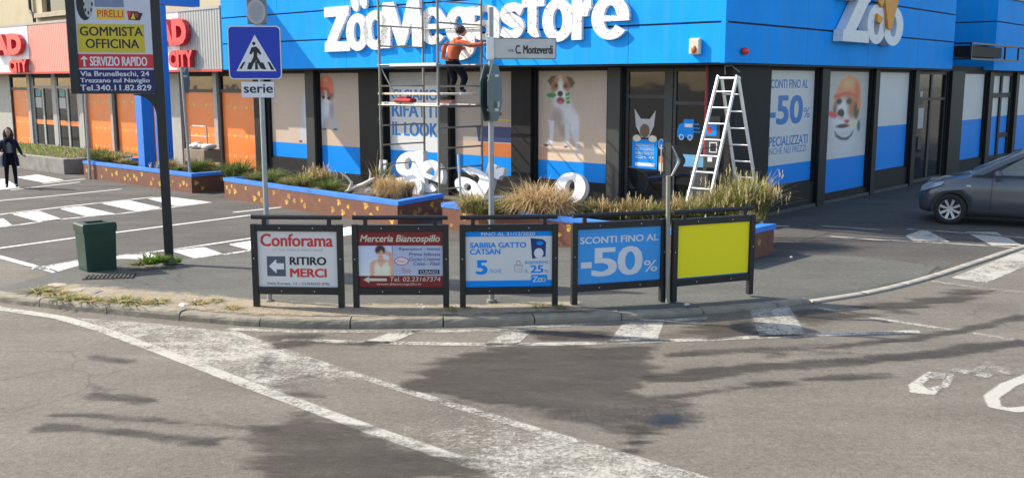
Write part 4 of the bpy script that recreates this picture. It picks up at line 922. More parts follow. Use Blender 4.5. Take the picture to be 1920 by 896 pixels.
def tuft(kind, px, py, hpx, label, group, z=.41, hb=None, name='grass_clump', cat='grass clump'):
    p = P(px, py, z); me = KINDS[kind][_kk.setdefault(kind, 0) % 2]; _kk[kind] += 1
    o = bpy.data.objects.new(name, me); COL.objects.link(o); o.location = p
    hz = {'green': .52, 'mixed': .5, 'tan': .72, 'straw': .55, 'rust': .46, 'tall': .82, 'dark': .4, 'reed': 1.2, 'weed': .16, 'lowweed': .07}[kind]
    dist = (p - CAMP).length; s = hpx / F_PX * dist / (hz * .88); wsc = (hb or 1.) * s
    o.scale = (wsc, wsc, s); o.rotation_euler = (0, 0, random.uniform(0, 6.28)); tag(o, label, cat, group); return o
GL, GM, GR = 'grasses in the far left planter', 'grasses in the middle planter', 'grasses in the near planter'
for kind, px, py, h, hb, lab in [
    ('green', 185, 304, 32, 1.0, 'green grass clump at the left end of the far planter'), ('mixed', 208, 306, 34, 1.0, 'brown and green grass clump second from the left in the far planter'), ('straw', 232, 309, 24, 1., 'short straw grass left of the blue totem leg'), ('dark', 250, 312, 18, 1.2, 'low dark grass at the foot of the blue totem'),
    ('rust', 318, 320, 34, .9, 'rusty grass clump right of the dark sign post'), ('mixed', 333, 322, 22, .9, 'small mixed grass clump left of the thin grey post'), ('green', 374, 323, 38, .9, 'bright green grass clump right of the thin grey post'), ('mixed', 398, 322, 22, 1.2, 'low mixed grass at the right end of the far planter')]:
    tuft(kind, px, py, h * random.uniform(.78, 1.2), lab, GL, .41, hb)
for kind, px, py, h, hb, lab in [
    ('green', 446, 334, 40, 1.15, 'large green grass clump at the left end of the middle planter'), ('mixed', 478, 340, 26, 1.1, 'low mixed grass behind the crossing sign pole'), ('green', 508, 343, 44, 1.15, 'tall green grass clump just right of the crossing sign pole'), ('straw', 538, 347, 22, 1.2, 'low straw coloured grass right of the tall green clump'),
    ('mixed', 570, 352, 38, 1.1, 'mixed brown and green clump in mid planter'), ('rust', 598, 348, 48, .8, 'rusty upright grass below the helmet dog window'), ('green', 618, 358, 34, 1.2, 'green grass clump left of the driftwood'), ('straw', 590, 361, 18, 1.3, 'low straw grass at the front rim of the middle planter'), ('dark', 650, 364, 22, 1.2, 'low dark grass below the driftwood'),
    ('tan', 722, 372, 64, .62, 'large dry tan grass clump under the scaffold, left one'), ('tan', 744, 374, 58, .6, 'dry tan grass clump at the corner of the middle planter'), ('rust', 762, 372, 44, .6, 'rust brown dry clump before the white fallen letter'), ('dark', 716, 345, 46, .6, 'thin dark weeds against the black pillar left of the scaffold')]:
    tuft(kind, px, py, h * random.uniform(.78, 1.2), lab, GM, .41, hb)
for kind, px, py, h, hb, lab in [
    ('straw', 884, 398, 55, .95, 'straw and olive grass left of the street sign pole'), ('mixed', 905, 402, 46, .8, 'mixed grass right behind the street sign pole'), ('mixed', 944, 402, 57, .9, 'olive grass clump right of the street sign pole'), ('straw', 972, 404, 64, .85, 'straw grass clump left of the big tan mound'),
    ('tan', 1008, 405, 86, .95, 'big dry tan grass mound, left of the white fallen ring'), ('tan', 1042, 408, 74, .9, 'dry tan grass mound in front of the white fallen ring'), ('green', 1098, 407, 50, .95, 'bright green grass clump right of the white fallen ring'), ('rust', 1128, 408, 52, .9, 'rusty red grass clump left of the entrance'), ('green', 1156, 410, 43, .9, 'green grass clump before the entrance left jamb'),
    ('rust', 1186, 410, 62, .9, 'rust and yellow grass before the left glass door'), ('mixed', 1212, 412, 52, .8, 'mixed grass before the sticker of the glass door'), ('green', 1238, 413, 50, .8, 'green grass left of the bent arrow post'), ('rust', 1268, 413, 55, .8, 'rusty grass right of the bent arrow post'), ('mixed', 1296, 414, 57, .8, 'mixed grass at the left ladder foot'),
    ('tall', 1342, 414, 75, .75, 'tall olive grass behind the ladder front feet'), ('tall', 1376, 415, 94, .72, 'tallest olive grass clump behind the yellow board'), ('tall', 1408, 412, 92, .8, 'tall feathery grass clump at the right end of the near planter'), ('straw', 1398, 424, 39, .9, 'low straw grass spilling over the planter end')]:
    tuft(kind, px, py, h * random.uniform(.78, 1.2), lab, GR, .41, hb)
for kind, px, py, h, hb, lab in [
    ('weed', 286, 494, 22, 1.25, 'fresh green weeds left of the dark sign post foot'), ('weed', 306, 492, 14, 1.2, 'green weed touching the left side of the sign post foot'), ('weed', 333, 492, 12, .9, 'small green weed right of the dark sign post foot'), ('lowweed', 262, 497, 8, 1.3, 'brownish weed on the pavement seam near the green bin'),
    ('lowweed', 76, 548, 10, 1.2, 'green weed at the pavement corner'), ('lowweed', 104, 552, 9, 1.2, 'low weed right of the pavement corner'), ('lowweed', 135, 561, 9, 1.4, 'low weed by the flat pale stones'), ('lowweed', 175, 565, 8, 1.4, 'dry weed right of the flat pale stones'), ('lowweed', 228, 566, 10, 1.4, 'yellow green weed on the dirt strip'),
    ('lowweed', 262, 571, 8, 1.5, 'short dry weed on the dirt strip, middle'), ('lowweed', 300, 568, 8, 1.2, 'short olive weed on the dirt strip'), ('lowweed', 372, 570, 8, 1.2, 'weed left of the small white stone'), ('lowweed', 408, 566, 7, 1., 'tiny weed on the dirt strip right of the white stone'), ('lowweed', 436, 580, 9, .9, 'green weed near the first board'),
    ('lowweed', 846, 583, 8, .8, 'weed between the second and third boards'), ('lowweed', 1010, 577, 8, 1., 'yellow weed behind the right leg of the third board'), ('lowweed', 1052, 580, 9, .8, 'weed right of the third board'), ('lowweed', 876, 580, 6, .9, 'tiny weed at the third board left leg')]:
    tuft(kind, px, py, h, lab, 'weeds on the pavement edge', ZP + .004, hb, 'weed', 'weed')
for px, py, h, lab, gr in ((985, 402, 118, 'thin arching dry stems left of the white fallen ring', GR), (1010, 404, 95, 'thin pale stems rising from the big tan mound', GR), (714, 352, 95, 'thin dry stems against the black pillar by the scaffold', GM), (1392, 414, 108, 'thin stems above the grass behind the yellow board', GR), (236, 308, 50, 'thin dry stems left of the blue totem', GL)):
    tuft('reed', px, py, h, lab, gr, .41, .8)
# grass carpet of the concrete bed
gb = MB()
for i in range(2600):
    x = random.uniform(-11.8, -.25); y = random.uniform(.25, 2.8); h = random.uniform(.04, .13); a = random.uniform(0, 6.28); q = W(-20.2 + x, -3.8 + y, .41)
    gb.add([q + Vector((-.018 * cos(a), -.018 * sin(a), 0)), q + Vector((.018 * cos(a), .018 * sin(a), 0)), q + Vector((random.uniform(-.04, .04), random.uniform(-.04, .04), h))], [(0, 1, 2)], g_fresh if random.random() < .75 else g_tan)
struct(gb.build('short_grass'), 'stuff', 'short green grass covering the concrete bed', 'grass')

# ================================================================== ADVERTISING BOARDS ON THE PAVEMENT
BG = 'black framed advertising boards along the kerb'
def board(pa, pb, label, kind):
    a, b = P(*pa, ZP), P(*pb, ZP); d = b - a; wd = d.length; ang = atan2(d.y, d.x); mid = (a + b) / 2
    t = thing('advertising_board', label, 'billboard', mid, ang, BG); h = wd / 2 + .035
    for sg in (-1, 1):
        k = MB(); x = sg * (h - .035); k.box(x - .035, x + .035, -.035, .035, -.02, 1.01, m_black, .006); k.build('leg', t)
    k = MB(); k.box(-h + .071, h - .071, -.03, .03, .925, 1.005, m_black, .005); k.box(-h + .071, h - .071, -.03, .03, .168, .255, m_black, .005)
    k.box(-h + .071, h - .071, .0, .028, .256, .924, m_black); k.build('frame', t)
    k = MB(); k.tube([(-h + .01, 0, 1.09), (h - .01, 0, 1.09)], .027, m_black, 12)
    for x in (-h + .16, h - .16): k.box(x - .022, x + .022, -.02, .02, 1.006, 1.075, m_black)
    k.build('top_rail', t)
    k = MB()
    for x, z in ((-h + .35, .965), (h - .35, .965), (-h + .35, .21), (h - .35, .21), (-h + .03, .6), (h - .03, .6)): k.ball((x, -.034, z), .007, m_alu, 8, 5)
    k.build('bolts', t)
    k = MB(); Wd = wd - .075; Hh = .668; k.M = Matrix.Translation((-Wd / 2, -.003, .256)) ; u = lambda f_: f_ * Wd; v = lambda f_: (1 - f_) * Hh     # v measured from the top
    R = lambda x0, y0, x1, y1, m, l_=1: k.rect(u(x0), v(y1), u(x1), v(y0), m, ST * l_)
    T = lambda s_, x0, y0, x1, y1, m, bold=.0, l_=2, sh=0.: k.text(s_, u(x0), v(y1), u(x1), v(y0), m, ST * l_, bold, 0, sh)
    if kind == 1:
        k.rect(0, 0, Wd, Hh, m_whitev); T('Conforama', .04, .05, .95, .27, m_redp, .06); T('LA TUA CASA A PREZZI BASSI', .19, .31, .82, .355, m_greyp)
        R(.11, .45, .345, .81, mat('slate_print', (.07, .09, .13), .5)); k.poly([(u(.135), v(.63)), (u(.23), v(.50)), (u(.23), v(.575)), (u(.325), v(.575)), (u(.325), v(.685)), (u(.23), v(.685)), (u(.23), v(.76))], m_whitep, ST * 2)
        T('RITIRO', .40, .46, .86, .60, m_blackp, .09); T('MERCI', .40, .67, .86, .82, m_redp, .10); T('Viale Europa, 12 - CUSAGO (MI)', .10, .915, .89, .975, m_blackp, .0)
    elif kind == 2:
        m_mar = mat('maroon_print', (.22, .012, .016), .5, var=.06); m_lil = mat('lilac_print', (.46, .50, .64), .5, var=.06)
        k.rect(0, 0, Wd, Hh, m_mar); R(0, .25, 1, .79, m_lil); T('Merceria Biancospillo', .02, .06, .97, .22, m_creamp, .04, 2, .25)
        ph = Photo(0, v(.79), u(.42), v(.25), .0075, lin_map(0, u(.42), v(.79), v(.25), (938, 1198), (548, 318))).fill((176, 182, 208), (196, 202, 222))
        ph.pg([(1184, 310), (1194, 310), (1194, 560), (1186, 560)], (120, 126, 150), 3).pg([(1130, 352), (1165, 362), (1190, 385), (1192, 470), (1170, 470), (1162, 400), (1130, 380)], (190, 142, 118), 5).pg([(1022, 560), (1020, 460), (1040, 432), (1085, 420), (1120, 420), (1165, 430), (1195, 470), (1192, 560)], (198, 150, 124), 6).pg([(1085, 395), (1115, 395), (1122, 440), (1080, 440)], (184, 134, 108), 5)
        ph.pg([(1052, 560), (1050, 480), (1066, 440), (1074, 440), (1100, 485), (1140, 440), (1150, 440), (1172, 490), (1166, 560)], (206, 194, 168), 5).el(1080, 500, 18, 24, (220, 210, 188), .7).el(1136, 500, 20, 24, (220, 210, 188), .7).el(1098, 352, 36, 36, (44, 30, 28), .2).el(1098, 384, 23, 36, (206, 158, 132), .25).el(1090, 378, 4, 3, (60, 40, 36), .5).el(1106, 378, 4, 3, (60, 40, 36), .5).el(1099, 401, 9, 4, (176, 84, 80), .5).el(1086, 352, 14, 16, (52, 36, 32), .6).fur(3, .2).put(k, ST * 3)
        for s_, x0, y0, y1 in (('Riparazioni - Intimo', .48, .28, .35), ('Prima Infanzia', .60, .37, .43), ('Cucito Creativo', .60, .455, .52), ('Calze - Filati', .65, .54, .60)): T(s_, x0, y0, .97, y1, m_navy, .0, 3, .2)
        k.ell(u(.51), v(.525), u(.085), .05, m_redp, ST * 3); k.ell(u(.51), v(.525), u(.075), .04, m_whitep, ST * 4); T('Filati', .46, .5, .56, .55, m_redp, 0, 5, .2)
        T('Moda', .50, .64, .62, .74, m_pinkp, 0, 3, .4); R(.71, .68, .96, .76, m_blackp, 3); T('CUSAGO', .73, .695, .94, .745, m_whitep, 0, 4)
        k.poly([(u(.05), v(.86)), (u(.12), v(.80)), (u(.12), v(.835)), (u(.33), v(.835)), (u(.33), v(.885)), (u(.12), v(.885)), (u(.12), v(.92))], m_creamp, ST * 2); T('Tel. 02.23167374', .37, .81, .97, .89, m_creamp, .01, 3, .15); T('www.biancospillo.it', .21, .915, .74, .975, m_creamp, 0, 2, .15)
    elif kind == 3:
        k.rect(0, 0, Wd, Hh, m_whitev); R(0, 0, 1, .095, m_blue_vinyl); R(0, .885, 1, 1, m_blue_vinyl); T('FINO AL 31/12/2020', .18, .02, .80, .08, m_whitep, .02)
        T('SABBIA GATTO', .05, .20, .70, .295, m_blue_vinyl, .08); T('CATSAN', .05, .315, .40, .41, m_blue_vinyl, .08); T('5', .12, .52, .25, .765, m_blue_vinyl, .12); T(',90€', .255, .67, .42, .765, mat('light_blue_print', (.3, .5, .75), .5), .0)
        k.poly([(u(.75), v(.13)), (u(.89), v(.15)), (u(.93), v(.2)), (u(.925), v(.46)), (u(.77), v(.50))], m_navy, ST * 2); k.ell(u(.845), v(.40), u(.055), .06, m_whitep, ST * 3); k.ell(u(.86), v(.22), u(.04), .025, m_blue_vinyl, ST * 3)
        k.poly([(u(.555), v(.61)), (u(.665), v(.61)), (u(.65), v(.74)), (u(.57), v(.74))], m_greyp, ST * 2); k.poly([(u(.567), v(.625)), (u(.653), v(.625)), (u(.64), v(.728)), (u(.578), v(.728))], m_whitev, ST * 3); k.ell(u(.61), v(.575), u(.028), .035, m_greyp, ST * 2); k.ell(u(.61), v(.575), u(.018), .022, m_whitev, ST * 3); T('kg', .59, .65, .63, .70, m_greyp, 0, 4)
        T('RISPARMI', .69, .54, .95, .595, m_blue_vinyl, .01); T('IL', .69, .69, .725, .75, m_blue_vinyl); T('25', .75, .62, .90, .755, m_blue_vinyl, .1); T('%', .91, .70, .96, .755, m_blue_vinyl); R(.76, .79, .945, .93, m_blue_vinyl, 3); T('Z', .775, .82, .835, .92, m_whitep, .03, 4); T('o', .835, .845, .885, .92, m_whitep, .03, 4); T('o', .88, .845, .93, .92, m_yellowp, .03, 4)
    elif kind == 4:
        k.rect(0, 0, Wd, Hh, mat('sky_blue_print', (.04, .33, .78), .45, var=.04)); T('SCONTI FINO AL', .03, .145, .97, .265, m_whitep, .08); R(.04, .60, .17, .71, m_whitep, 2); T('5', .17, .36, .47, .865, m_whitep, .08); T('0', .48, .355, .78, .87, m_whitep, .08); T('%', .80, .63, .965, .84, m_whitep, .02)
    else:
        k.rect(0, 0, Wd, Hh, m_bluetext); k.rect(.004, .012, Wd - .004, Hh - .004, mat('bright_yellow_sheet', (1.0, .82, .0), .6, var=.01), ST)
    k.build('poster', t); return t
board((482, 576), (641, 578), 'black framed board with a red heading, a left arrow and RITIRO MERCI', 1)
board((669, 578), (837, 578), 'black framed board with maroon bands and a photo of a woman', 2)
board((868, 578), (1040, 575), 'black framed board with a white cat litter offer between blue bands', 3)
board((1076, 573), (1241, 561), 'black framed blue board reading SCONTI FINO AL -50%', 4)
board((1262, 562), (1405, 548), 'black framed board with a blank bright yellow sheet', 5)

# ================================================================== SIGNS AND POSTS
def pole(name, base, h, r, m, top=True):
    k = MB(); k.tube([(0, 0, -.05), (0, 0, h)], r, m, 12); k.tube([(0, 0, -.02), (0, 0, .03)], r * 1.9, m_conc, 12); return k
# pedestrian crossing sign
b0 = P(506, 566, ZP); t = thing('crossing_sign', 'square blue pedestrian crossing sign on a galvanised pole behind the first board', 'road sign', b0, radians(2))
PL = Plane(b0 + Vector((0, -.05, 0)), radians(2))
pole('pole', b0, 3.75, .03, m_galv).build('pole', t)
x0, z0, x1, z1 = PL.box(427, 34, 527, 135); z0 -= ZP; z1 -= ZP
m_signblue = mat('sign_blue', (.004, .035, .42), .35, var=.03); m_signwhite = mat('sign_white', (.74, .74, .75), .35, var=.03); m_signback = mat('sign_back', (.2, .21, .21), .5, metal=.5)
k = MB(); 
def rrect(x0, z0, x1, z1, r, n=5):
    pts = []
    for cx, cz, a0 in ((x1 - r, z1 - r, 0), (x0 + r, z1 - r, pi / 2), (x0 + r, z0 + r, pi), (x1 - r, z0 + r, 1.5 * pi)):
        pts += [(cx + r * cos(a0 + pi / 2 * i / n), cz + r * sin(a0 + pi / 2 * i / n)) for i in range(n + 1)]
    return pts
k.prism(rrect(x0, z0, x1, z1, .05), -.06, -.045, m_signback); k.poly(rrect(x0 + .002, z0 + .002, x1 - .002, z1 - .002, .05), m_signwhite, .062); k.poly(rrect(x0 + .014, z0 + .014, x1 - .014, z1 - .014, .045), m_signblue, .0635)
def sx(px, py): u_, z_ = PL.uv(px, py); return (u_, z_ - ZP)
k.poly([sx(477, 51), sx(443, 119.5), sx(518, 119.5)], m_signwhite, .065)
for pts in ([(456, 102), (460, 102), (453, 115), (448, 115)], [(501, 102), (505, 102), (514, 117), (508, 117)], [(478, 101), (482, 101), (484, 116), (478, 116)], [(466, 103), (470, 103), (468, 116), (463, 116)], [(489, 103), (493, 103), (499, 116), (493, 116)],
            [(471, 75), (480, 73), (485, 78), (490, 87), (487, 89), (482, 84), (482, 92), (489, 104), (494, 115), (489, 115), (480, 99), (475, 106), (471, 116), (466, 116), (470, 103), (475, 92), (475, 82), (471, 88), (467, 87)]):
    k.poly([sx(*p) for p in pts], m_blackp, .0665)
u_, z_ = sx(475.5, 67.5); k.ell(u_, z_, .02, .02, m_blackp, .0665, 14); k.build('sign_plate', t)
x0, z0, x1, z1 = PL.box(452, 139, 514, 169); k = MB(); k.box(x0, x1, -.058, -.048, z0 - ZP, z1 - ZP, m_signback); k.rect(x0 + .002, z0 - ZP + .002, x1 - .002, z1 - ZP - .002, m_signwhite, .0595)
tx0, tz0, tx1, tz1 = PL.box(456.5, 144, 511, 160); k.text('serie', tx0, tz0 - ZP, tx1, tz1 - ZP, m_blackp, .061, .07); k.build('sign_plate', t)
x0, z0, x1, z1 = PL.box(461, -30, 497, 31); k = MB(); k.box(x0, x1, -.05, .03, z0 - ZP, z1 - ZP, m_signback, .01); cx = (x0 + x1) / 2; k.ell(cx, PL.uv(480, 8)[1] - ZP, .11, .14, m_greyp, .053, 24); k.ell(cx, PL.uv(480, 8)[1] - ZP, .085, .11, mat('lens_grey', (.36, .36, .36), .4), .0545, 24); k.build('signal_box', t)
k = MB()
for z in (2.72, 3.0, 3.3): k.tube([(0, 0, z), (0, 0, z + .03)], .038, m_galv, 12); k.box(-.04, .04, -.048, -.028, z, z + .03, m_galv); k.build('clamp', t); k = MB()
# street name sign with the back of an octagonal sign
b0 = P(922, 566, ZP); t = thing('street_sign', 'street name plate and octagon sign seen edge on, on the pole behind the third board', 'street sign', b0, 0)
pole('pole', b0, 3.52, .034, m_galv).build('pole', t)
ang = radians(6); PL = Plane(b0, ang); rzn = MB(); k = MB(); k.M = Matrix.Rotation(ang, 4, 'Z')
x0, z0, x1, z1 = PL.box(919, 57, 1043, 97); z0 -= ZP; z1 -= ZP; k.prism(rrect(x0, z0, x1, z1, .02), -.02, .02, m_signback); k.poly(rrect(x0 + .012, z0 + .012, x1 - .012, z1 - .012, .015), mat('grey_sign_face', (.60, .58, .53), .5, var=.06), .0215)
tx = PL.box(966, 71, 1036, 87); k.text('C. Monteverdi', tx[0], tx[1] - ZP, tx[2], tx[3] - ZP, m_blackp, .023, .06); tx = PL.box(952, 77, 963, 83); k.text('via', tx[0], tx[1] - ZP, tx[2], tx[3] - ZP, m_blackp, .023); k.build('name_plate', t)
k = MB(); k.box(-.05, .035, -.04, .04, z0 - .01, z1 + .01, m_alu, .006); k.build('plate_holder', t)
ang = radians(76); k = MB(); k.M = Matrix.Translation((0, 0, 0)) @ Matrix.Rotation(ang, 4, 'Z'); zc = PL.uv(920, 160)[1] - ZP
oc = [(.34 * cos(pi / 8 + i * pi / 4), zc + .36 * sin(pi / 8 + i * pi / 4)) for i in range(8)]
k.prism(oc, -.052, -.04, mat('sign_back_green', (.17, .21, .19), .45, metal=.4, var=.08)); k.prism(oc, .04, .052, MATS['sign_back_green']); k.build('sign_plate', t)
k = MB()
for dz in (.2, -.2): k.box(-.06, .09, -.025, .025, zc + dz - .015, zc + dz + .015, m_alu); k.build('clamp', t); k = MB()
k.box(.08, .10, -.03, .03, zc - .17, zc - .1, m_signwhite); k.build('white_tag', t)
# tyre workshop totem
b0 = P(318, 490, .07); ya = radians(14); t = thing('workshop_sign', 'tall tyre workshop sign with white, yellow, red and navy panels on a dark post', 'sign', b0, ya)
PL = Plane(b0, ya); k = MB(); k.box(-.065, .065, -.05, .05, -.02, 5.6, m_black, .008); k.tube([(0, 0, -.02), (0, 0, .03)], .13, m_conc, 14); k.build('post', t)
R0 = lambda l_, t_, r_, b_: (lambda q: (q[0], q[1] - .07, q[2], q[3] - .07))(PL.box(l_, t_, r_, b_))
uL = PL.uv(129, 90)[0]; uR = -.066; zB = PL.uv(200, 167)[1] - .07
k = MB(); k.box(uL, uL + .12, -.07, .07, zB, 5.5, m_black, .006); k.box(uL + .12, uR, -.06, .06, zB, zB + .035, m_black); k.box(uL + .12, uR, -.045, .045, zB + .036, 5.5, m_signback); k.build('frame', t)
def brk():
    k = MB(); pts = []
    for i in range(9): a_ = pi / 2 * i / 8; pts.append((-.07 - .3 + .3 * cos(a_) , zB - .3 + .28 * sin(a_)))
    outer = [(-.07, zB - .3)] + [(-.07, zB - .003), (-.37, zB - .003)]
    k.prism(pts[::-1] + [(-.0655, zB - .02), (-.0655, zB - .38)][0:0] + [(-.067, zB - .3), (-.067, zB - .004), (-.37, zB - .004)][::1], -.03, .03, m_black); return k
brk().build('bracket', t)
k = MB(); xa, xb = uL + .122, uR - .002; zz = lambda py: PL.uv(210, py)[1] - .07
k.M = Matrix.Translation((0, -.046, 0)); m_lg = mat('pale_sign_face', (.60, .60, .66), .45, var=.03)
k.rect(xa, zz(93), xb, 5.48, m_lg); k.rect(xa, zz(119), xb, zz(93), m_redp, ST); k.rect(xa, zz(122), xb, zz(119), m_lg, ST); k.rect(xa, zB + .038, xb, zz(122), mat('navy_sign_face', (.012, .012, .11), .45, var=.05), ST)
q = R0(147, 37, 271, 90); k.rect(q[0], q[1], q[2], q[3], mat('yellow_sign_face', (.62, .47, .02), .45, var=.05), ST)
q = R0(150, 42, 268, 59); k.text('GOMMISTA', *q[:2], *q[2:], m_blackp, ST * 2, .05); q = R0(161, 65, 261, 82); k.text('OFFICINA', *q[:2], *q[2:], m_blackp, ST * 2, .05)
q = R0(169, 98, 276, 115); k.text('SERVIZIO RAPIDO', *q[:2], *q[2:], m_whitep, ST * 2, .05)
q = R0(151, 96, 166, 116); cx = (q[0] + q[2]) / 2; k.poly([(q[0], q[1] + .1), (q[0] + .045, q[1] + .1), (q[0] + .04, q[1]), (q[2] - .04, q[1]), (q[2] - .045, q[1] + .1), (q[2], q[1] + .1), (cx, q[3])], m_whitep, ST * 2)
for s_, l_, t_, r_, b_ in (('Via Brunelleschi, 24', 151, 125, 280, 135.5), ('Trezzano sul Naviglio', 151, 138, 281, 148.5), ('Tel.340.11.82.829', 151, 150.5, 284, 161)): q = R0(l_, t_, r_, b_); k.text(s_, *q[:2], *q[2:], m_whitep, ST * 2, .05)
q = R0(143, -32, 173, 30); cx, cz = (q[0] + q[2]) / 2, (q[1] + q[3]) / 2; k.ell(cx, cz, (q[2] - q[0]) / 2, (q[3] - q[1]) / 2, m_blackp, ST); k.ell(cx + .05, cz, (q[2] - q[0]) / 3.4, (q[3] - q[1]) / 2.5, m_greyp, ST * 2)
for i in range(8): a_ = i * pi / 4; k.ell(cx + .05 + .055 * cos(a_), cz + .12 * sin(a_), .012, .03, m_blackp, ST * 3, 8)
q = R0(181, 8, 234, 28); k.rect(*q, m_yellowp, ST); q = R0(183, 11, 231, 24); k.text('PIRELLI', *q, m_redp, ST * 2, .02)
pq = lambda *p: [(lambda a_: (a_[0], a_[1] - .07))(PL.uv(*s_)) for s_ in p]
k.poly(pq((238, 12), (260, 13), (258, 30), (241, 29)), m_redp, ST); k.poly(pq((248, 13), (268, 17), (262, 30), (241, 29)), m_blackp, ST * 2); k.poly(pq((245, 28), (250, 15), (254, 28)), m_yellowp, ST * 3); k.poly(pq((254, 16), (260, 18), (258, 26), (253, 22)), m_redp, ST * 3)
q = R0(177, -10, 232, 5); k.rect(*q, mat('slate_blue_print', (.2, .24, .36), .5), ST); k.build('sign_face', t)
# thin posts
def post(name, px, py, z, pt, r, label, m=m_galv, extra=None, cat='post', lean=0.):
    b = P(px, py, z); h = (b.z - 0) ; d = ray(pt[0], pt[1]); s_ = b.y / d.y; top = CAMP + d * s_; t = thing(name, label, cat, b, 0)
    k = MB(); k.tube([(0, 0, -.03), (top.x - b.x, 0, top.z - b.z)], r, m, 10); k.build('pole', t)
    if extra: extra(t, top - b)
    return t
def plate_edge(t, tp):
    k = MB(); k.M = Matrix.Translation(tp) @ Matrix.Rotation(radians(96), 4, 'Z'); k.prism([(-.0 + .3 + .3 * cos(a_), -.33 + .33 * sin(a_)) for a_ in np.linspace(0, 2 * pi, 20, False)], -.06, -.045, m_signback); k.build('sign_plate', t)
    k = MB(); k.box(-.04, .04, -.04, .04, tp.z - .25, tp.z - .2, m_galv); k.build('clamp', t)
post('sign_pole', 359, 360, 0, (340, 126), .033, 'thin grey pole with a sign seen edge on, before the far planter', extra=plate_edge, cat='road sign')
post('sign_pole', 169, 336, 0, (158, 140), .04, 'thin grey pole at the left end of the far planter', cat='pole')
post('bare_post', 866, 402, .0, (859, 290), .026, 'thin pale bare post left of the street sign pole', m_alu)
post('bare_post', 1316, 405, .0, (1313, 316), .022, 'thin pale bare post at the ladder foot', m_alu)
def arrow(t, tp):
    k = MB(); k.M = Matrix.Translation((0, 0, tp.z)) @ Matrix.Rotation(radians(20), 4, 'Z')
    for y in (0,):
        pts = [(-.004, .0), (.010, .0), (.105, .165), (.105, .195), (.012, .36), (-.002, .36), (.088, .19), (.088, .17)]
        k.prism(pts, -.012, .0, m_galv); k.prism([(x + .02, z) for x, z in [(.0, .0), (.10, .16), (.10, .20), (.0, .36), (.06, .36), (.17, .20), (.17, .16), (.06, .0)]], -.008, .02, m_black)
    k.build('bent_plate', t)
post('arrow_post', 1252, 563, ZP, (1253, 330), .028, 'thin olive post with a bent arrow plate between the fourth and fifth boards', mat('olive_post', (.30, .29, .22), .55, metal=.2, var=.15), arrow, 'post')
# blue portal totem of the store
m_totem = mat('totem_blue', (.015, .19, .66), .4, var=.05)
t = thing('store_totem', 'tall blue box-section totem rising from the far planter', 'totem sign', W(-16.05, -3.35, .40), -A)
for y in (.0, .55):
    k = MB(); k.box(-.17, .17, y - .16, y + .16, 0, 4.42, m_totem, .006); k.build('leg', t)
zh = Plane(W(-16.05, -3.35), -A).uv(330, 12)[1]
k = MB(); k.box(-.19, .19, -.6, 1.75, 4.43, 6.2, m_totem, .01); k.build('header', t)
# litter bin
b1, b2 = P(141, 514, .03), P(215, 508, .03); ang = radians(42); t = thing('litter_bin', 'dark green square litter bin with an open lid at the pavement edge', 'litter bin', b1.lerp(b2, .5) + Vector((0, .1, -.02)), ang)
m_bin = mat('bin_green', (.012, .045, .026), .4, var=.15, scale=4, dirt=.25, dcol=(.04, .05, .04))
k = MB(); hw, hd_ = .225, .19
def taper(z, s_): return [(-hw * s_, -hd_ * s_, z), (hw * s_, -hd_ * s_, z), (hw * s_, hd_ * s_, z), (-hw * s_, hd_ * s_, z)]
k.loft([taper(.0, .9), taper(.02, .92), taper(.62, 1.0)], m_bin, smooth=False); k.build('body', t)
k = MB(); lo, li = taper(.621, 1.06), taper(.72, 1.06); tp = taper(.745, 1.0); inr = taper(.745, .62); inb = taper(.60, .6)
k.loft([lo, li, tp, inr, inb], m_bin, smooth=False, caps=False); k.add(inb, [(0, 1, 2, 3)], m_blackp); k.build('lid', t)
# drain grating and loose stones
t = P(206, 520, ZP - .02); k = MB()
for i in range(12): k.box(-.36 + i * .062, -.335 + i * .062, -.17, .17, .004, .02, mat('rusty_iron', (.085, .076, .066), .9, metal=.3, var=.25))
for y in (-.18, -.06, .06, .16): k.box(-.37, .37, y, y + .02, .004, .019, MATS['rusty_iron'])
o = k.build('drain_grate'); o.location = t + Vector((0, 0, .004)); o.scale = (.9, .8, .8); o.rotation_euler = (0, 0, radians(12)); tag(o, 'rusty drain grate in the pavement beside the green bin', 'grate')
def stone(px, py, s, label, m, flat=.4, z=ZP + .01, group='loose stones on the pavement edge', name='stone'):
    bm = bmesh.new(); bmesh.ops.create_icosphere(bm, subdivisions=2, radius=1)
    for v in bm.verts: v.co *= 1 + random.uniform(-.18, .18); v.co.z *= flat
    k = MB(); k.bm(bm, m, False); o = k.build(name); o.location = P(px, py, z); o.scale = (s, s * .7, s); o.rotation_euler = (0, 0, random.uniform(0, 3)); return tag(o, label, 'stone', group)
m_st = mat('pale_stone', (.42, .36, .27), .9, var=.2, bump=.5); m_st2 = mat('white_stone', (.62, .6, .55), .9, var=.15)
stone(143, 545, .16, 'flat sandy stone slab near the pavement corner', m_st, .12); stone(178, 548, .14, 'greyish flat stone right of the sandy slab', m_conc, .14); stone(344, 573, .065, 'small white stone on the dirt strip', m_st2, .5); stone(108, 534, .15, 'worn pale patch of stone by the kerb corner', m_st, .08)
stone(1288, 570, .05, 'flat white scrap below the yellow board', m_st2, .2); stone(1484, 482, .025, 'tiny white pebble right of the near planter', m_st2, .6); stone(290, 562, .03, 'small pink pebble on the dirt strip', m_st, .6)
for i in range(0, 26):
    px = random.uniform(60, 860); py = np.interp(px, [0, 110, 230, 360, 480, 620, 860], [567, 579, 591, 603, 612, 616, 613]) - 36 + random.uniform(-9, 8); stone(px, py, random.uniform(.012, .03), 'tiny pebble lying on the dirt strip behind the kerb', random.choice([m_st, m_conc, m_st2]), .6, group='pebbles on the dirt strip', name='pebble')
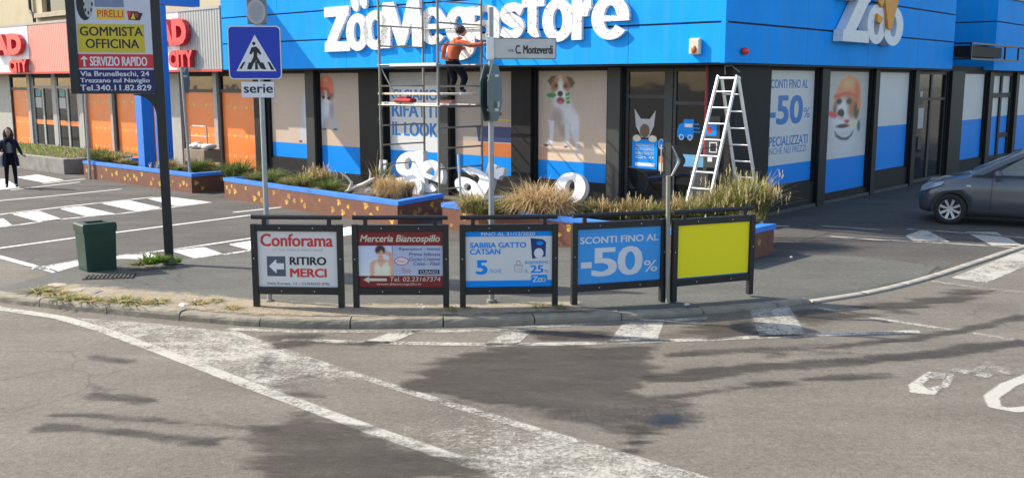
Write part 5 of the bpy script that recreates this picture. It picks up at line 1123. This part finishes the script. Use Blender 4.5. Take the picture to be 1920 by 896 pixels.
stone(690, 362, .16, 'pinkish rock under the driftwood', mat('pink_rock', (.5, .4, .33), .9, var=.15, bump=.4), .9, .45, 'rocks in the middle planter')
# driftwood
t0 = P(672, 362, .45); m_wood = mat('bleached_wood', (.62, .54, .44), .85, var=.15, scale=12, bump=.3)
k = MB(); k.tube([(-.28, 0, .02), (-.05, .02, .12), (.1, 0, .17), (.3, -.02, .28), (.36, 0, .32)], [.03, .045, .05, .04, .018], m_wood, 9); k.tube([(-.2, 0, .05), (-.14, .05, .22), (-.26, .08, .34), (-.4, .1, .43)], [.035, .03, .022, .012], m_wood, 8); k.tube([(.1, 0, .16), (.22, .04, .05), (.34, .05, -.02)], [.04, .03, .02], m_wood, 8); k.tube([(.24, 0, .25), (.26, .05, .4), (.22, .08, .5)], [.025, .018, .008], m_wood, 7)
o = k.build('driftwood'); o.location = t0; tag(o, 'bleached forked driftwood branch lying in the middle planter', 'driftwood')

# ================================================================== DISMOUNTED LETTERS
LG = 'old white sign letters set down at the store front'
def fallen(ch, px, py, y0, wpx, hpx, z0, tilt, roll, label, dep=.14, bold=.06):
    u_, z_ = Plane(W(0, y0), -A).uv(px, py); u2 = Plane(W(0, y0), -A).uv(px + wpx, py)[0]; wd = u2 - u_; hh = wd * hpx / wpx * .78
    hh = Plane(W(0, y0), -A).uv(px, py - hpx)[1] - z_
    k = MB(); k.glyph(ch, -wd / 2, 0, wd / 2, hh, m_letterplain, -dep / 2, dep); o = k.build('sign_letter'); o.location = W(u_ + wd / 2, y0, z_ if z0 is None else z0); o.rotation_euler = (radians(-tilt), radians(roll), -A); return tag(o, label, 'letter', LG)
fallen('e', 776, 358, -1.75, 48, 60, None, 14, 12, 'white letter e leaning below the scaffold, front one')
fallen('g', 745, 345, -1.25, 52, 62, None, 10, -8, 'white letter standing behind the front e under the look poster')
fallen('o', 742, 366, -2.1, 34, 42, None, 30, 30, 'shaded white ring lying at the dry grass corner')
fallen('a', 848, 366, -1.55, 58, 54, None, 22, 18, 'white letter on its side left of the street sign pole')
fallen('r', 905, 362, -1.25, 34, 54, None, 12, 10, 'white letter standing right of the street sign pole')
fallen('o', 1040, 380, -1.1, 57, 58, None, 12, 0, 'white letter o standing before the terrier window')
u_, z_ = Plane(W(0, -2.0), -A).uv(708, 350); k = MB(); k.box(0, .24, -.02, .02, 0, .58, mat('grey_board', (.5, .5, .52), .6), .004); o = k.build('loose_panel'); o.location = W(u_, -2.0, .40); o.rotation_euler = (radians(-8), radians(2), -A); tag(o, 'narrow pale grey panel standing at the left scaffold leg', 'panel')

# ================================================================== SCAFFOLD TOWER
SXL, SXR, SYF, SYB = -7.55, -5.68, -2.24, -.90
t = thing('scaffold_tower', 'galvanised scaffold tower in front of the blue fascia', 'scaffold', W(SXL, SYB), -A)
m_sc = mat('scaffold_tube', (.26, .25, .21), .5, metal=.35, var=.15, scale=7, dirt=.35, dcol=(.2, .15, .1)); wdx = SXR - SXL; dpy = SYF - SYB
for x in (0, wdx):
    for y in (0, dpy):
        k = MB(); k.tube([(x, y, 0), (x, y, 5.2)], .028, m_sc, 10)
        for z in (1.9, 3.6): k.tube([(x, y, z), (x, y, z + .07)], .036, m_sc, 10)
        k.box(x - .07, x + .07, y - .07, y + .07, 0, .012, m_sc); k.build('upright', t)
    for i in range(11):
        z = .46 + i * .44
        if x == 0 and 2.2 < z < 2.3: z += .0
        k = MB(); k.tube([(x, dpy + .02, z), (x, -.02, z)], .018, m_sc, 8); k.build('rung', t)
for y, z, r in ((dpy, 3.12, .02), (0, 3.12, .02), (0, 3.95, .016), (dpy - .0, 2.24, .022), (0, 2.24, .022)):
    k = MB(); k.tube([(-.05, y, z), (wdx + .05, y, z)], r, m_sc, 8); k.build('ledger', t)
k = MB(); k.tube([(.02, dpy + .03, 3.05), (.62, dpy + .05, 2.25)], .016, m_sc, 8); k.build('brace', t);
m_plank = mat('pale_plank', (.62, .54, .40), .75, var=.15, scale=8, dirt=.3, dcol=(.5, .25, .15)); m_plank2 = mat('white_plank', (.7, .68, .62), .7, var=.1)
zp = 2.50
for y, z, m_, x0, x1 in ((dpy + .02, 2.47, m_plank, -.1, wdx + .1), (dpy + .30, 2.47, m_plank, -.1, wdx + .1), (dpy + .58, 2.47, m_plank2, -.1, wdx + .1), (dpy + .86, 2.47, m_plank, -.1, wdx + .1), (dpy + .06, 2.26, m_plank2, -.12, wdx + .25)):
    k = MB(); k.box(x0, x1, y, y + .24, z, z + .04, m_, .004); k.build('plank', t)
k = MB(); k.box(.4, wdx - .0, dpy - .06, dpy - .025, 3.09, 3.15, m_plank2); k.build('toe_board', t)
SCF = lambda x, y, z: W(SXL + x, SYB + y, z)
k = MB(); k.box(-.3, .25, -.1, .1, 0, .09, mat('red_cloth', (.45, .03, .03), .8, var=.3), .03); k.box(-.16, .12, -.08, .07, .09, .13, MATS['red_cloth'], .02); o = k.build('tool_bag'); o.location = SCF(.72, dpy + .12, 2.301); o.rotation_euler = (0, 0, -A); tag(o, 'red tool bag lying on the lower scaffold plank', 'tool bag')
k = MB(); k.tube([(0, 0, 0), (0, 0, .15)], .04, m_st2, 12); k.tube([(0, 0, .15), (0, 0, .18)], .03, m_st2, 12); o = k.build('spray_can'); o.location = SCF(wdx - .12, dpy + .12, 2.301); tag(o, 'small pale can on the lower scaffold plank', 'can')
k = MB(); k.box(-.2, .2, -.06, .06, 0, .07, mat('faded_red_box', (.4, .16, .12), .7), .01); k.tube([(-.1, 0, .07), (-.1, 0, .11), (.1, 0, .11), (.1, 0, .07)], .012, m_black, 6); o = k.build('tool_case'); o.location = SCF(wdx + .1, dpy + .16, 2.301); o.rotation_euler = (0, 0, -A); tag(o, 'small faded red case on the lower plank below the worker', 'tool case')

# ================================================================== PEOPLE
def skin_chain(mb, joints, edges, faces_mat, sub=2, root=0):
    me = bpy.data.meshes.new('s'); me.from_pydata([j[:3] for j in joints], edges, []); o = bpy.data.objects.new('s', me); COL.objects.link(o)
    md = o.modifiers.new('k', 'SKIN'); md.use_smooth_shade = True; md.branch_smoothing = .4; sd = o.modifiers.new('d', 'SUBSURF'); sd.levels = sub
    for i, v in enumerate(me.skin_vertices[0].data):
        r = joints[i][3]; v.radius = (r, r) if not hasattr(r, '__len__') else r; v.use_root = (i == root)
    applied(o); m2 = o.data; V = [tuple(v.co) for v in m2.vertices]; Fs = [list(p.vertices) for p in m2.polygons]
    segs = [(Vector(joints[a][:3]), Vector(joints[b][:3]), i) for i, (a, b) in enumerate(edges)]
    groups = {}
    for f in Fs:
        c = sum((Vector(V[i]) for i in f), Vector()) / len(f); best = min(segs, key=lambda s_: (c - (s_[0] + (s_[1] - s_[0]) * max(0, min(1, (c - s_[0]).dot(s_[1] - s_[0]) / max(1e-9, (s_[1] - s_[0]).length_squared))))).length)
        groups.setdefault(faces_mat[best[2]], []).append(f)
    base = len(mb.v); mb.v += [tuple(mb.M @ Vector(p)) for p in V]
    for m, fl in groups.items():
        i = mb.mid(m)
        for f in fl: mb.f.append([base + k_ for k_ in f]); mb.mi.append(i); mb.smooth.append(True)
    bpy.data.objects.remove(o)
def hand(mb, wrist, dirv, m, s=1.):
    d = Vector(dirv).normalized(); side = d.cross(Vector((0, 0, 1)));
    if side.length < .1: side = Vector((1, 0, 0))
    side.normalize(); nrm = side.cross(d); w_ = Vector(wrist)
    for i, (off, L) in enumerate(((-.028, .068), (-.010, .078), (.009, .074), (.027, .058))):
        p0 = w_ + d * .035 * s + side * off * .4; p1 = w_ + d * .085 * s + side * off; p2 = p1 + d * L * .5 - nrm * .008; p3 = p2 + d * L * .45 - nrm * .022
        mb.tube([p0, p1, p2, p3], [.012, .0095, .0085, .006], m, 7)
    mb.tube([w_ + d * .02 + side * -.02, w_ + d * .055 + side * -.048, w_ + d * .09 + side * -.056], [.013, .0105, .007], m, 7)
    mb.ball(w_ + d * .05, (.042, .042, .026), m, 10, 8)
def head(mb, c, face, m, h=.215):
    """skull, jaw, nose, ears, eyes, mouth; face = unit direction of the gaze"""
    f = Vector(face).normalized(); s_ = Vector((-f.y, f.x, 0)).normalized(); u = s_.cross(f) * -1
    u = f.cross(s_); M0 = mb.M; mb.M = M0 @ Matrix(((f.x, s_.x, u.x, c[0]), (f.y, s_.y, u.y, c[1]), (f.z, s_.z, u.z, c[2]), (0, 0, 0, 1)))
    mb.ball((-.008, 0, .02), (.095, .076, .092), m, 18, 14); mb.ball((.018, 0, -.045), (.066, .056, .068), m, 14, 10)
    mb.ball((.088, 0, -.012), (.02, .013, .024), m, 8, 6)
    for sg in (-1, 1):
        mb.ball((-.008, sg * .077, -.005), (.018, .009, .03), m, 8, 6); mb.ball((.079, sg * .031, .018), (.009, .014, .008), m_whitep, 8, 6); mb.ball((.086, sg * .031, .018), (.004, .006, .006), m_blackp, 6, 5); mb.box(.078, .088, sg * .031 - .017, sg * .031 + .017, .034, .040, m_hair)
    mb.ball((.077, 0, -.055), (.01, .024, .007), mat('lips', (.4, .14, .12), .5), 8, 5); mb.M = M0
m_jeans = mat('dark_trousers', (.009, .010, .016), .85, spec=.08, var=.25, scale=14, bump=.3, bscale=50); m_shirt = mat('orange_shirt', (.55, .125, .055), .85, spec=.08, var=.18, scale=9, bump=.35, bscale=14); m_coat = mat('navy_coat', (.022, .024, .045), .85, spec=.08, var=.2, scale=10, bump=.3, bscale=20); m_boot = mat('dark_shoes', (.014, .013, .013), .6, var=.15)
# worker: local frame +x along the facade to the right, +y into the wall
wk = thing('person', 'person in an orange top and dark trousers reaching to the sign from the scaffold', 'person', SCF(wdx - .52, dpy + .92, 2.512), -A); wk.scale = (1.02, 1.02, .93)
k = MB()
J = [(.0, .05, .69, .15), (.0, .02, .80, .15), (.02, .06, .99, .172), (.05, .12, 1.15, .175), (.07, .16, 1.27, .075), (.075, .19, 1.33, .052),       # 0-5 pelvis..neck
     (-.09, .04, .64, .11), (-.11, .20, .36, .09), (-.11, .09, .075, .055), (-.10, .20, .035, .035),                                                     # 6-9 left leg
     (.10, .06, .64, .11), (.20, .22, .36, .09), (.15, .14, .075, .055), (.18, .26, .035, .035),                                                        # 10-13 right leg
     (.20, .08, 1.20, .085), (.48, .12, 1.10, .06), (.76, .20, 1.14, .04),                                                                             # 14-16 right arm
     (-.10, .17, 1.19, .07), (-.12, .38, 1.05, .052), (.02, .56, 1.10, .036)]                                                                             # 17-19 left arm
E_ = [(0, 1), (1, 2), (2, 3), (3, 4), (4, 5), (0, 6), (6, 7), (7, 8), (8, 9), (0, 10), (10, 11), (11, 12), (12, 13), (3, 14), (14, 15), (15, 16), (3, 17), (17, 18), (18, 19)]
skin_chain(k, J, E_, [m_jeans, m_shirt, m_shirt, m_shirt, m_skin, m_jeans, m_jeans, m_jeans, m_boot, m_jeans, m_jeans, m_jeans, m_boot, m_shirt, m_shirt, m_shirt, m_shirt, m_shirt, m_skin])
hand(k, (.76, .20, 1.14), (.9, .3, .15), m_skin); hand(k, (.02, .56, 1.10), (.5, .7, .1), m_skin)
head(k, (.10, .24, 1.44), (.75, .62, -.12), m_skin); k.build('body', wk)
k = MB(); k.ball((.075, .215, 1.475), (.112, .105, .098), m_hair, 18, 12)
for i in range(90):
    a_ = random.uniform(0, 6.28); e_ = random.uniform(-.5, 1.5); n_ = Vector((cos(a_) * cos(e_), sin(a_) * cos(e_), sin(e_)))
    if n_.dot(Vector((.75, .62, -.12))) > .55: continue
    k.ball(Vector((.075, .215, 1.465)) + n_ * .1, (.026, .026, .022), m_hair, 6, 5)
k.build('hair', wk)
k = MB(); k.tube([(-.02, -.06, .78), (-.16, -.10, .82), (-.17, -.05, 1.05), (-.13, .02, 1.2)], [.03, .05, .06, .03], m_shirt, 8); k.build('hanging_sleeve', wk)
k = MB(); k.tube([(.135 * cos(a_) + .0, .13 * sin(a_) + .03, .755) for a_ in np.linspace(0, 2 * pi, 18)], .018, m_blackp, 6); k.build('belt', wk)
# woman on the left
wo = thing('person', 'person with long dark hair in a dark open coat standing on the parking bays', 'person', P(23, 352), radians(-62)); wo.scale = (.93, .93, .93)
k = MB(); S_ = .98
J = [(0, 0, .86, .125), (0, 0, 1.0, .105), (0, 0, 1.16, .125), (0, 0, 1.3, .13), (0, 0, 1.40, .06), (.01, 0, 1.46, .048),
     (.01, .085, .80, .085), (.02, .10, .46, .062), (-.0, .11, .085, .045), (.12, .12, .04, .038), (.01, -.085, .80, .085), (.04, -.11, .46, .062), (.03, -.13, .085, .045), (.15, -.14, .04, .038),
     (.0, .17, 1.31, .06), (-.02, .25, 1.08, .05), (.12, .31, .93, .034), (.0, -.17, 1.31, .06), (.02, -.25, 1.06, .05), (.2, -.22, 1.0, .034)]
E_ = [(0, 1), (1, 2), (2, 3), (3, 4), (4, 5), (0, 6), (6, 7), (7, 8), (8, 9), (0, 10), (10, 11), (11, 12), (12, 13), (3, 14), (14, 15), (15, 16), (3, 17), (17, 18), (18, 19)]
m_top = mat('grey_top', (.2, .19, .19), .85, spec=.08, var=.15)
skin_chain(k, J, E_, [m_jeans, m_top, m_top, m_coat, m_skin, m_jeans, m_jeans, m_jeans, m_boot, m_jeans, m_jeans, m_jeans, m_boot, m_coat, m_coat, m_coat, m_coat, m_coat, m_coat])
hand(k, (.12, .31, .93), (.7, .5, -.25), m_skin); hand(k, (.2, -.22, 1.0), (.9, .1, .05), m_skin); head(k, (.02, 0, 1.565), (1, 0, -.05), m_skin); k.build('body', wo)
k = MB(); rings = []
for z, rx, ry in ((.62, .185, .235), (.8, .17, .22), (1.0, .145, .18), (1.2, .16, .185), (1.34, .135, .16), (1.40, .075, .095)):
    rings.append([(-.0 + rx * cos(a_) , ry * sin(a_), z + .01 * sin(5 * a_)) for a_ in np.linspace(radians(28), radians(332), 22)])
k.loft(rings, m_coat, close=False, caps=False); k.build('coat', wo)
k = MB(); k.ball((-.022, 0, 1.612), (.102, .096, .098), m_hair, 18, 12)
for y in (-.075, .075): k.tube([(.0, y, 1.62), (-.01, y * 1.25, 1.5), (.02, y * 1.3, 1.36)], [.035, .045, .03], m_hair, 8)
k.tube([(-.07, 0, 1.6), (-.1, 0, 1.45), (-.1, 0, 1.32)], [.06, .075, .05], m_hair, 10); k.build('hair', wo)
k = MB(); k.tube([(.085 * cos(a_), .085 * sin(a_), 1.405 + .012 * sin(3 * a_)) for a_ in np.linspace(0, 2 * pi, 16)], .032, m_blackp, 8); k.build('scarf', wo)
k = MB(); k.box(-.05, .05, -.09, .09, -.3, 0, mat('grey_bag', (.3, .29, .3), .7, var=.2), .02); k.tube([(0, -.06, 0), (0, -.04, .12), (0, .04, .12), (0, .06, 0)], .008, m_blackp, 6); o = k.build('shopping_bag'); o.location = P(10, 352) + Vector((.02, -.12, .86)); tag(o, 'soft grey bag held by the person in the dark coat', 'bag')

# ================================================================== LADDER
t = thing('ladder', 'open aluminium double ladder leaning wide at the store corner', 'ladder', W(.36, -.75, 0), -A)
def rails(y_top, y_bot, nm, z_top, xw0, xw1, n):
    for sg in (-1, 1):
        k = MB(); k.bar((sg * xw0, y_top, z_top), (sg * xw1, y_bot, .0), .03, .07, m_alu); k.ball((sg * xw1, y_bot, .02), (.03, .04, .025), m_black, 8, 6); k.build('rail', t)
    for i in range(1, n):
        f_ = i / n; z = z_top * f_; y = y_bot + (y_top - y_bot) * f_; x = xw1 + (xw0 - xw1) * f_
        k = MB(); k.tube([(-x, y, z), (x, y, z)], .017, m_alu, 8); k.build('rung', t)
rails(-.02, -1.18, 'f', 2.86, .19, .235, 10); rails(.06, 1.12, 'b', 2.84, .17, .22, 9)
k = MB(); k.box(-.21, .21, -.05, .09, 2.80, 2.84, m_alu, .006); k.build('hinge', t)
k = MB(); k.bar((-.2, -.55, 1.55), (-.2, .6, 1.55), .006, .02, m_black); k.build('stay', t)
k = MB(); k.tube([(.0, .02, 2.9), (-.06, .1, 3.06), (-.02, .3, 3.07), (.2, .2, 2.95)], .012, m_galv, 6); o = k.build('cable'); o.location = W(.2, -.6, -.02); o.rotation_euler = (0, 0, -A); tag(o, 'loose grey cable hanging from the fascia to the ladder top', 'cable')
rb = MB(); rb.box(-.022, .022, -.006, .006, 0, 1.75, mat('red_tape', (.35, .02, .03), .6, var=.3), .002); o = rb.build('red_strap'); o.location = W(-.46, -.12, 1.3); o.rotation_euler = (0, 0, -A); tag(o, 'red strap hanging beside the glass entrance door', 'strap')
pb = thing('meter_box', 'small notice panel on the dark pillar behind the ladder', 'panel', W(-.3, -.095, 1.1), -A); k = MB(); k.box(-.17, .17, -.03, 0, 0, 1.0, m_greyframe, .006); k.build('panel', pb); k = MB(); k.rect(-.12, .62, .1, .88, m_blue_vinyl, .032); k.rect(-.1, .66, .0, .8, m_redp, .034); k.rect(-.05, .3, .12, .5, m_whitep, .032); k.rect(-.03, .32, .1, .48, m_blackp, .034); k.rect(-.08, .12, .02, .22, m_whitep, .032); k.build('sticker', pb)
pc = MB(); pc.box(-.2, .2, -.15, .15, 0, 1.05, m_greyframe, .01); o = pc.build('grey_cabinet'); o.location = W(-.35, -.32, 0); o.rotation_euler = (0, 0, -A); tag(o, 'grey metal cabinet standing behind the ladder', 'cabinet')
# alarm, bell, bracket
t = thing('alarm_siren', 'white alarm siren with an orange lamp on the blue fascia corner', 'alarm', W(-.3, -OVL, 3.25), -A)
k = MB(); k.box(-.115, .115, -.10, -.002, 0, .30, mat('ivory_plastic', (.7, .62, .5), .45), .03); k.build('housing', t); k = MB(); k.ball((0, -.1, .09), (.06, .035, .075), mat('amber_lens', (.5, .12, .03), .3)); k.build('lamp', t)
k = MB(); k.ball((.05, 0, 0), (.05, .12, .07), m_redl, 16, 10); k.box(0, .03, -.05, .05, -.05, .05, m_redl); o = k.build('alarm_bell'); o.location = W(OVR, -.1, 3.32); o.rotation_euler = (0, 0, -A); tag(o, 'small red alarm bell on the shaded side of the fascia', 'bell')
t = thing('wall_bracket', 'black metal bracket frame in the dark gap between the blue fascias', 'bracket', W(OVR, RX + .2, 3.38), -A)
k = MB()
for z in (0, .42):
    k.bar((-.2, 0, z), (.4, 0, z), .05, .05, m_black); k.bar((.4, 0, z), (.4, 4.6, z), .05, .05, m_black)
for y in (0, 3.2, 4.6): k.bar((.4, y, 0), (.4, y, .42), .05, .05, m_black)
k.build('frame', t); k = MB(); k.box(-.2, .36, .1, 3.0, .06, .36, m_dark, .01); k.build('duct', t)
# flat trolley at the orange shop
t = thing('hand_trolley', 'wire hand trolley holding a wooden crate of pale cushions by the orange shop', 'trolley', W(-16.85, -1.1, .1), -A)
k = MB(); k.tube([(-.75, 0, .3), (-.75, 0, 1.25), (-.55, 0, 1.35), (.15, 0, 1.35), (.2, 0, 1.25), (.2, 0, .3)], .02, m_galv, 8); k.tube([(-.75, 0, 1.05), (.2, 0, 1.05)], .012, m_galv, 6); k.build('handle', t)
k = MB(); k.box(-.62, .5, -.3, .25, .3, .68, mat('grey_brown_crate', (.28, .2, .14), .8, var=.2), .01); k.build('crate', t); k = MB()
for i in range(7): k.ball((-.5 + i * .15, random.uniform(-.1, .1), .76 + random.uniform(-.02, .04)), (.16, .2, .08), m_st2, 10, 7)
k.build('cushions', t)
for x in (-.6, .6):
    k = MB(); k.tube([(x, -.28, .12), (x, -.24, .12)], .12, m_tyre, 14); k.build('wheel', t)

# ================================================================== CAR (dark grey hatchback, nose to the left)
car = thing('parked_car', 'dark grey hatchback parked at the right edge of the photo', 'car', (10.1, 19.15, 0), pi - radians(28))
m_car = mat('car_paint', (.10, .105, .118), .25, metal=.3, var=.04, scale=2, coat=.6); m_trim = mat('black_plastic', (.015, .015, .016), .55); m_cglass = glass('car_glass', (.20, .22, .20), .72, .03); m_chrome = mat('silver_wheel', (.6, .6, .6), .3, metal=.6)  # car glass base colour is paled to stand in for sky reflection
WZ, WR = .30, .30; AXF, AXR = 1.33, -1.13
def ringc(x, w_, zb, zt, crown=.02):
    h = [(0, zb), (w_ * .6, zb), (w_ * .88, zb + .02), (w_ * .975, zb + .12), (w_ * 1.0, zb + (zt - zb) * .45), (w_ * .985, zb + (zt - zb) * .68), (w_ * .975, zt - .11), (w_ * .93, zt - .045), (w_ * .82, zt - .008), (w_ * .5, zt + crown * .7), (0, zt + crown)]
    return [(x, y, z) for y, z in h] + [(x, -y, z) for y, z in h[-2:0:-1]]
bs = [(1.93, .50, .30, .60), (1.90, .62, .24, .67), (1.82, .72, .21, .74), (1.68, .79, .20, .80), (1.5, .825, .19, .86), (1.33, .84, .19, .90), (1.1, .845, .18, .95), (.9, .845, .18, .985), (.6, .845, .18, .985), (0, .845, .18, .985), (-.6, .845, .18, 1.0), (-1.13, .84, .19, 1.02), (-1.6, .81, .22, 1.02), (-1.85, .74, .28, .99), (-1.95, .62, .36, .9)]
k = MB(); k.loft([ringc(*b_) for b_ in bs], m_car); body = k.build('body', car)
for ax in (AXF, AXR):
    cm = MB(); cm.tube([(ax, -1.0, WZ), (ax, -.58, WZ)], .365, m_trim, 36); cm.tube([(ax, .58, WZ), (ax, 1.0, WZ)], .365, m_trim, 36); co = cm.build('cut'); co.parent = car
    md = body.modifiers.new('b', 'BOOLEAN'); md.operation = 'DIFFERENCE'; md.object = co; md.solver = 'EXACT'
    applied(body); bpy.data.objects.remove(co)
body.parent = car
# greenhouse: side profile (x, z) with inset towards the roof
prof = [(.98, .985), (.55, 1.22), (.12, 1.42), (-.35, 1.485), (-1.0, 1.475), (-1.5, 1.40), (-1.72, 1.18), (-1.82, 1.01)]
def wz(z): return .80 - (z - .98) * .40
gl = MB(); L_ = [(x, wz(z), z) for x, z in prof]; R_ = [(x, -wz(z), z) for x, z in prof]
rings = []
for (x, z) in prof: y = wz(z); rings.append([(x, -y, z), (x + .02, -y * .93, z + .018), (x + .03, -y * .5, z + .035), (x + .03, 0, z + .04), (x + .03, y * .5, z + .035), (x + .02, y * .93, z + .018), (x, y, z)])
gl.loft(rings[2:6], m_car, close=False, caps=False); gl.build('roof', car)
k = MB(); k.loft(rings[:3], m_cglass, close=False, caps=False); k.build('windscreen', car); k = MB(); k.loft(rings[5:], m_cglass, close=False, caps=False); k.build('rear_window', car)
for sg in (1, -1):
    ps = lambda pts, dy=0.: [(x, sg * (wz(z) + dy), z) for x, z in pts]
    k = MB()
    strip = [((.98, .985), (.80, .985)), ((.55, 1.22), (.42, 1.20)), ((.12, 1.42), (.03, 1.385)), ((-.35, 1.485), (-.36, 1.435)), ((-1.0, 1.475), (-.98, 1.42)), ((-1.5, 1.40), (-1.40, 1.34)), ((-1.72, 1.18), (-1.55, 1.14)), ((-1.82, 1.01), (-1.65, 1.0))]
    for (a_, b_), (c_, d_) in zip(strip, strip[1:]): k.add(ps([a_, b_, d_, c_]), [(0, 1, 2, 3)], m_car)
    k.add(ps([(-.30, .985), (-.38, .985), (-.42, 1.44), (-.34, 1.44)], .001), [(0, 1, 2, 3)], m_trim); k.build('pillar_frame', car)
    for nm, pts in (('side_window', [(.62, 1.0), (.36, 1.17), (.03, 1.375), (-.35, 1.43), (-.31, 1.0)]), ('side_window', [(-.39, 1.0), (-.43, 1.43), (-.97, 1.41), (-1.38, 1.33), (-1.5, 1.13), (-1.6, 1.0)])):
        k = MB(); k.add(ps(pts, -.004), [list(range(len(pts)))], m_cglass); k.build(nm, car)
    k = MB(); k.add(ps([(.80, .987), (.42, 1.20), (.36, 1.17), (.62, .99)], .0005), [(0, 1, 2, 3)], m_trim); k.add([(x, sg * y, z) for x, y, z in ((.9, .812, .975), (-1.62, .812, .99), (-1.62, .808, 1.005), (.9, .808, .99))], [(0, 1, 2, 3)], m_trim); k.build('window_trim', car)
    k = MB(); k.ball((.52, sg * .95, 1.02), (.085, .11, .075), m_car, 14, 10); k.bar((.55, sg * .80, .99), (.53, sg * .92, 1.0), .05, .035, m_trim); k.build('door_mirror', car)
    dk = MB()
    for x in (.62, -.36): dk.box(x - .003, x + .003, sg * .8435 - .004, sg * .8435 + .004, .3, .9, m_trim)
    dk.build('door_gap', car)
    for x in (-.2, -1.05): k = MB(); k.box(x - .09, x + .09, sg * .848 - .012, sg * .848 + .012, .845, .875, m_car, .008); k.build('door_handle', car)
    k = MB(); k.prism([(1.86, .66), (1.6, .79), (1.42, .83), (1.5, .75), (1.8, .62)], sg * .70 - .05, sg * .70 + .05, m_cglass)
    k.M = Matrix.Identity(4); k = MB(); 
    hl_ = [(1.87, .56, .70), (1.80, .665, .765), (1.62, .765, .80), (1.45, .80, .835), (1.5, .822, .76), (1.66, .80, .70), (1.80, .735, .64), (1.885, .63, .62)]
    k.add([(x + .012, sg * (y + .014), z + .004) for x, y, z in hl_], [list(range(8)) if sg > 0 else list(range(8))[::-1]], glass('headlight_glass', (.28, .34, .40), .92, .05)); k.build('headlight', car)
    k = MB(); k.ball((-1.80, sg * .72, .86), (.09, .08, .12), mat('tail_red', (.4, .01, .01), .25), 12, 8); k.build('tail_light', car)
    k = MB(); k.box(.98, 1.06, sg * .845 - .008, sg * .845 + .008, .76, .79, mat('indicator_white', (.7, .65, .6), .3), .004); k.build('indicator', car)
    for ax in (AXF, AXR):
        wh = MB(); y0, y1 = sg * .64, sg * .835
        prf = [(.19, y0), (.29, y0), (.30, y0 + sg * .03), (.30, y1 - sg * .03), (.288, y1), (.20, y1 - sg * .004)]
        rg_ = [[(ax + r * cos(a_), y, WZ + r * sin(a_)) for r, y in prf] for a_ in np.linspace(0, 2 * pi, 33)]
        wh.loft(rg_, m_tyre, close=True, caps=False); tyre = wh.build('wheel', car)
        rm = MB(); rm.tube([(ax, y1 - sg * .09, WZ), (ax, y1 - sg * .085, WZ)], .2, m_trim, 24)
        rg_ = [[(ax + r * cos(a_), y, WZ + r * sin(a_)) for r, y in ((.185, y1 - sg * .06), (.203, y1 - sg * .012), (.212, y1 - sg * .02))] for a_ in np.linspace(0, 2 * pi, 33)]; rm.loft(rg_, m_chrome, close=False, caps=False)
        for s_ in range(8):
            a_ = s_ * pi / 4 + .3; c_, n_ = Vector((cos(a_), 0, sin(a_))), Vector((-sin(a_), 0, cos(a_))); o_ = Vector((ax, y1 - sg * .035, WZ))
            rm.add([o_ + c_ * .03 - n_ * .018, o_ + c_ * .03 + n_ * .018, o_ + c_ * .195 + n_ * .034 + Vector((0, sg * .012, 0)), o_ + c_ * .195 - n_ * .022 + Vector((0, sg * .012, 0))], [(0, 1, 2, 3)], m_chrome)
        rm.tube([(ax, y1 - sg * .05, WZ), (ax, y1 - sg * .02, WZ)], .045, m_chrome, 14); rm.build('rim', tyre)
k = MB(); k.box(1.90, 1.945, -.42, .42, .40, .56, m_trim, .02); k.build('grille', car)
k = MB(); k.box(1.2, -1.4, -.6, .6, .14, .2, m_trim); k.build('underbody', car)
k = MB()
for y in (-.38, .38): k.box(-.75, -.25, y - .24, y + .24, .5, .75, m_trim, .05); k.box(-.85, -.72, y - .23, y + .23, .7, 1.22, m_trim, .05)
k.build('seats', car)
k = MB(); k.tube([(.32 + .05 * sin(a_), .38 + .17 * cos(a_), .93 + .15 * sin(a_)) for a_ in np.linspace(0, 2 * pi, 20)], .016, m_trim, 6); k.build('steering_wheel', car)
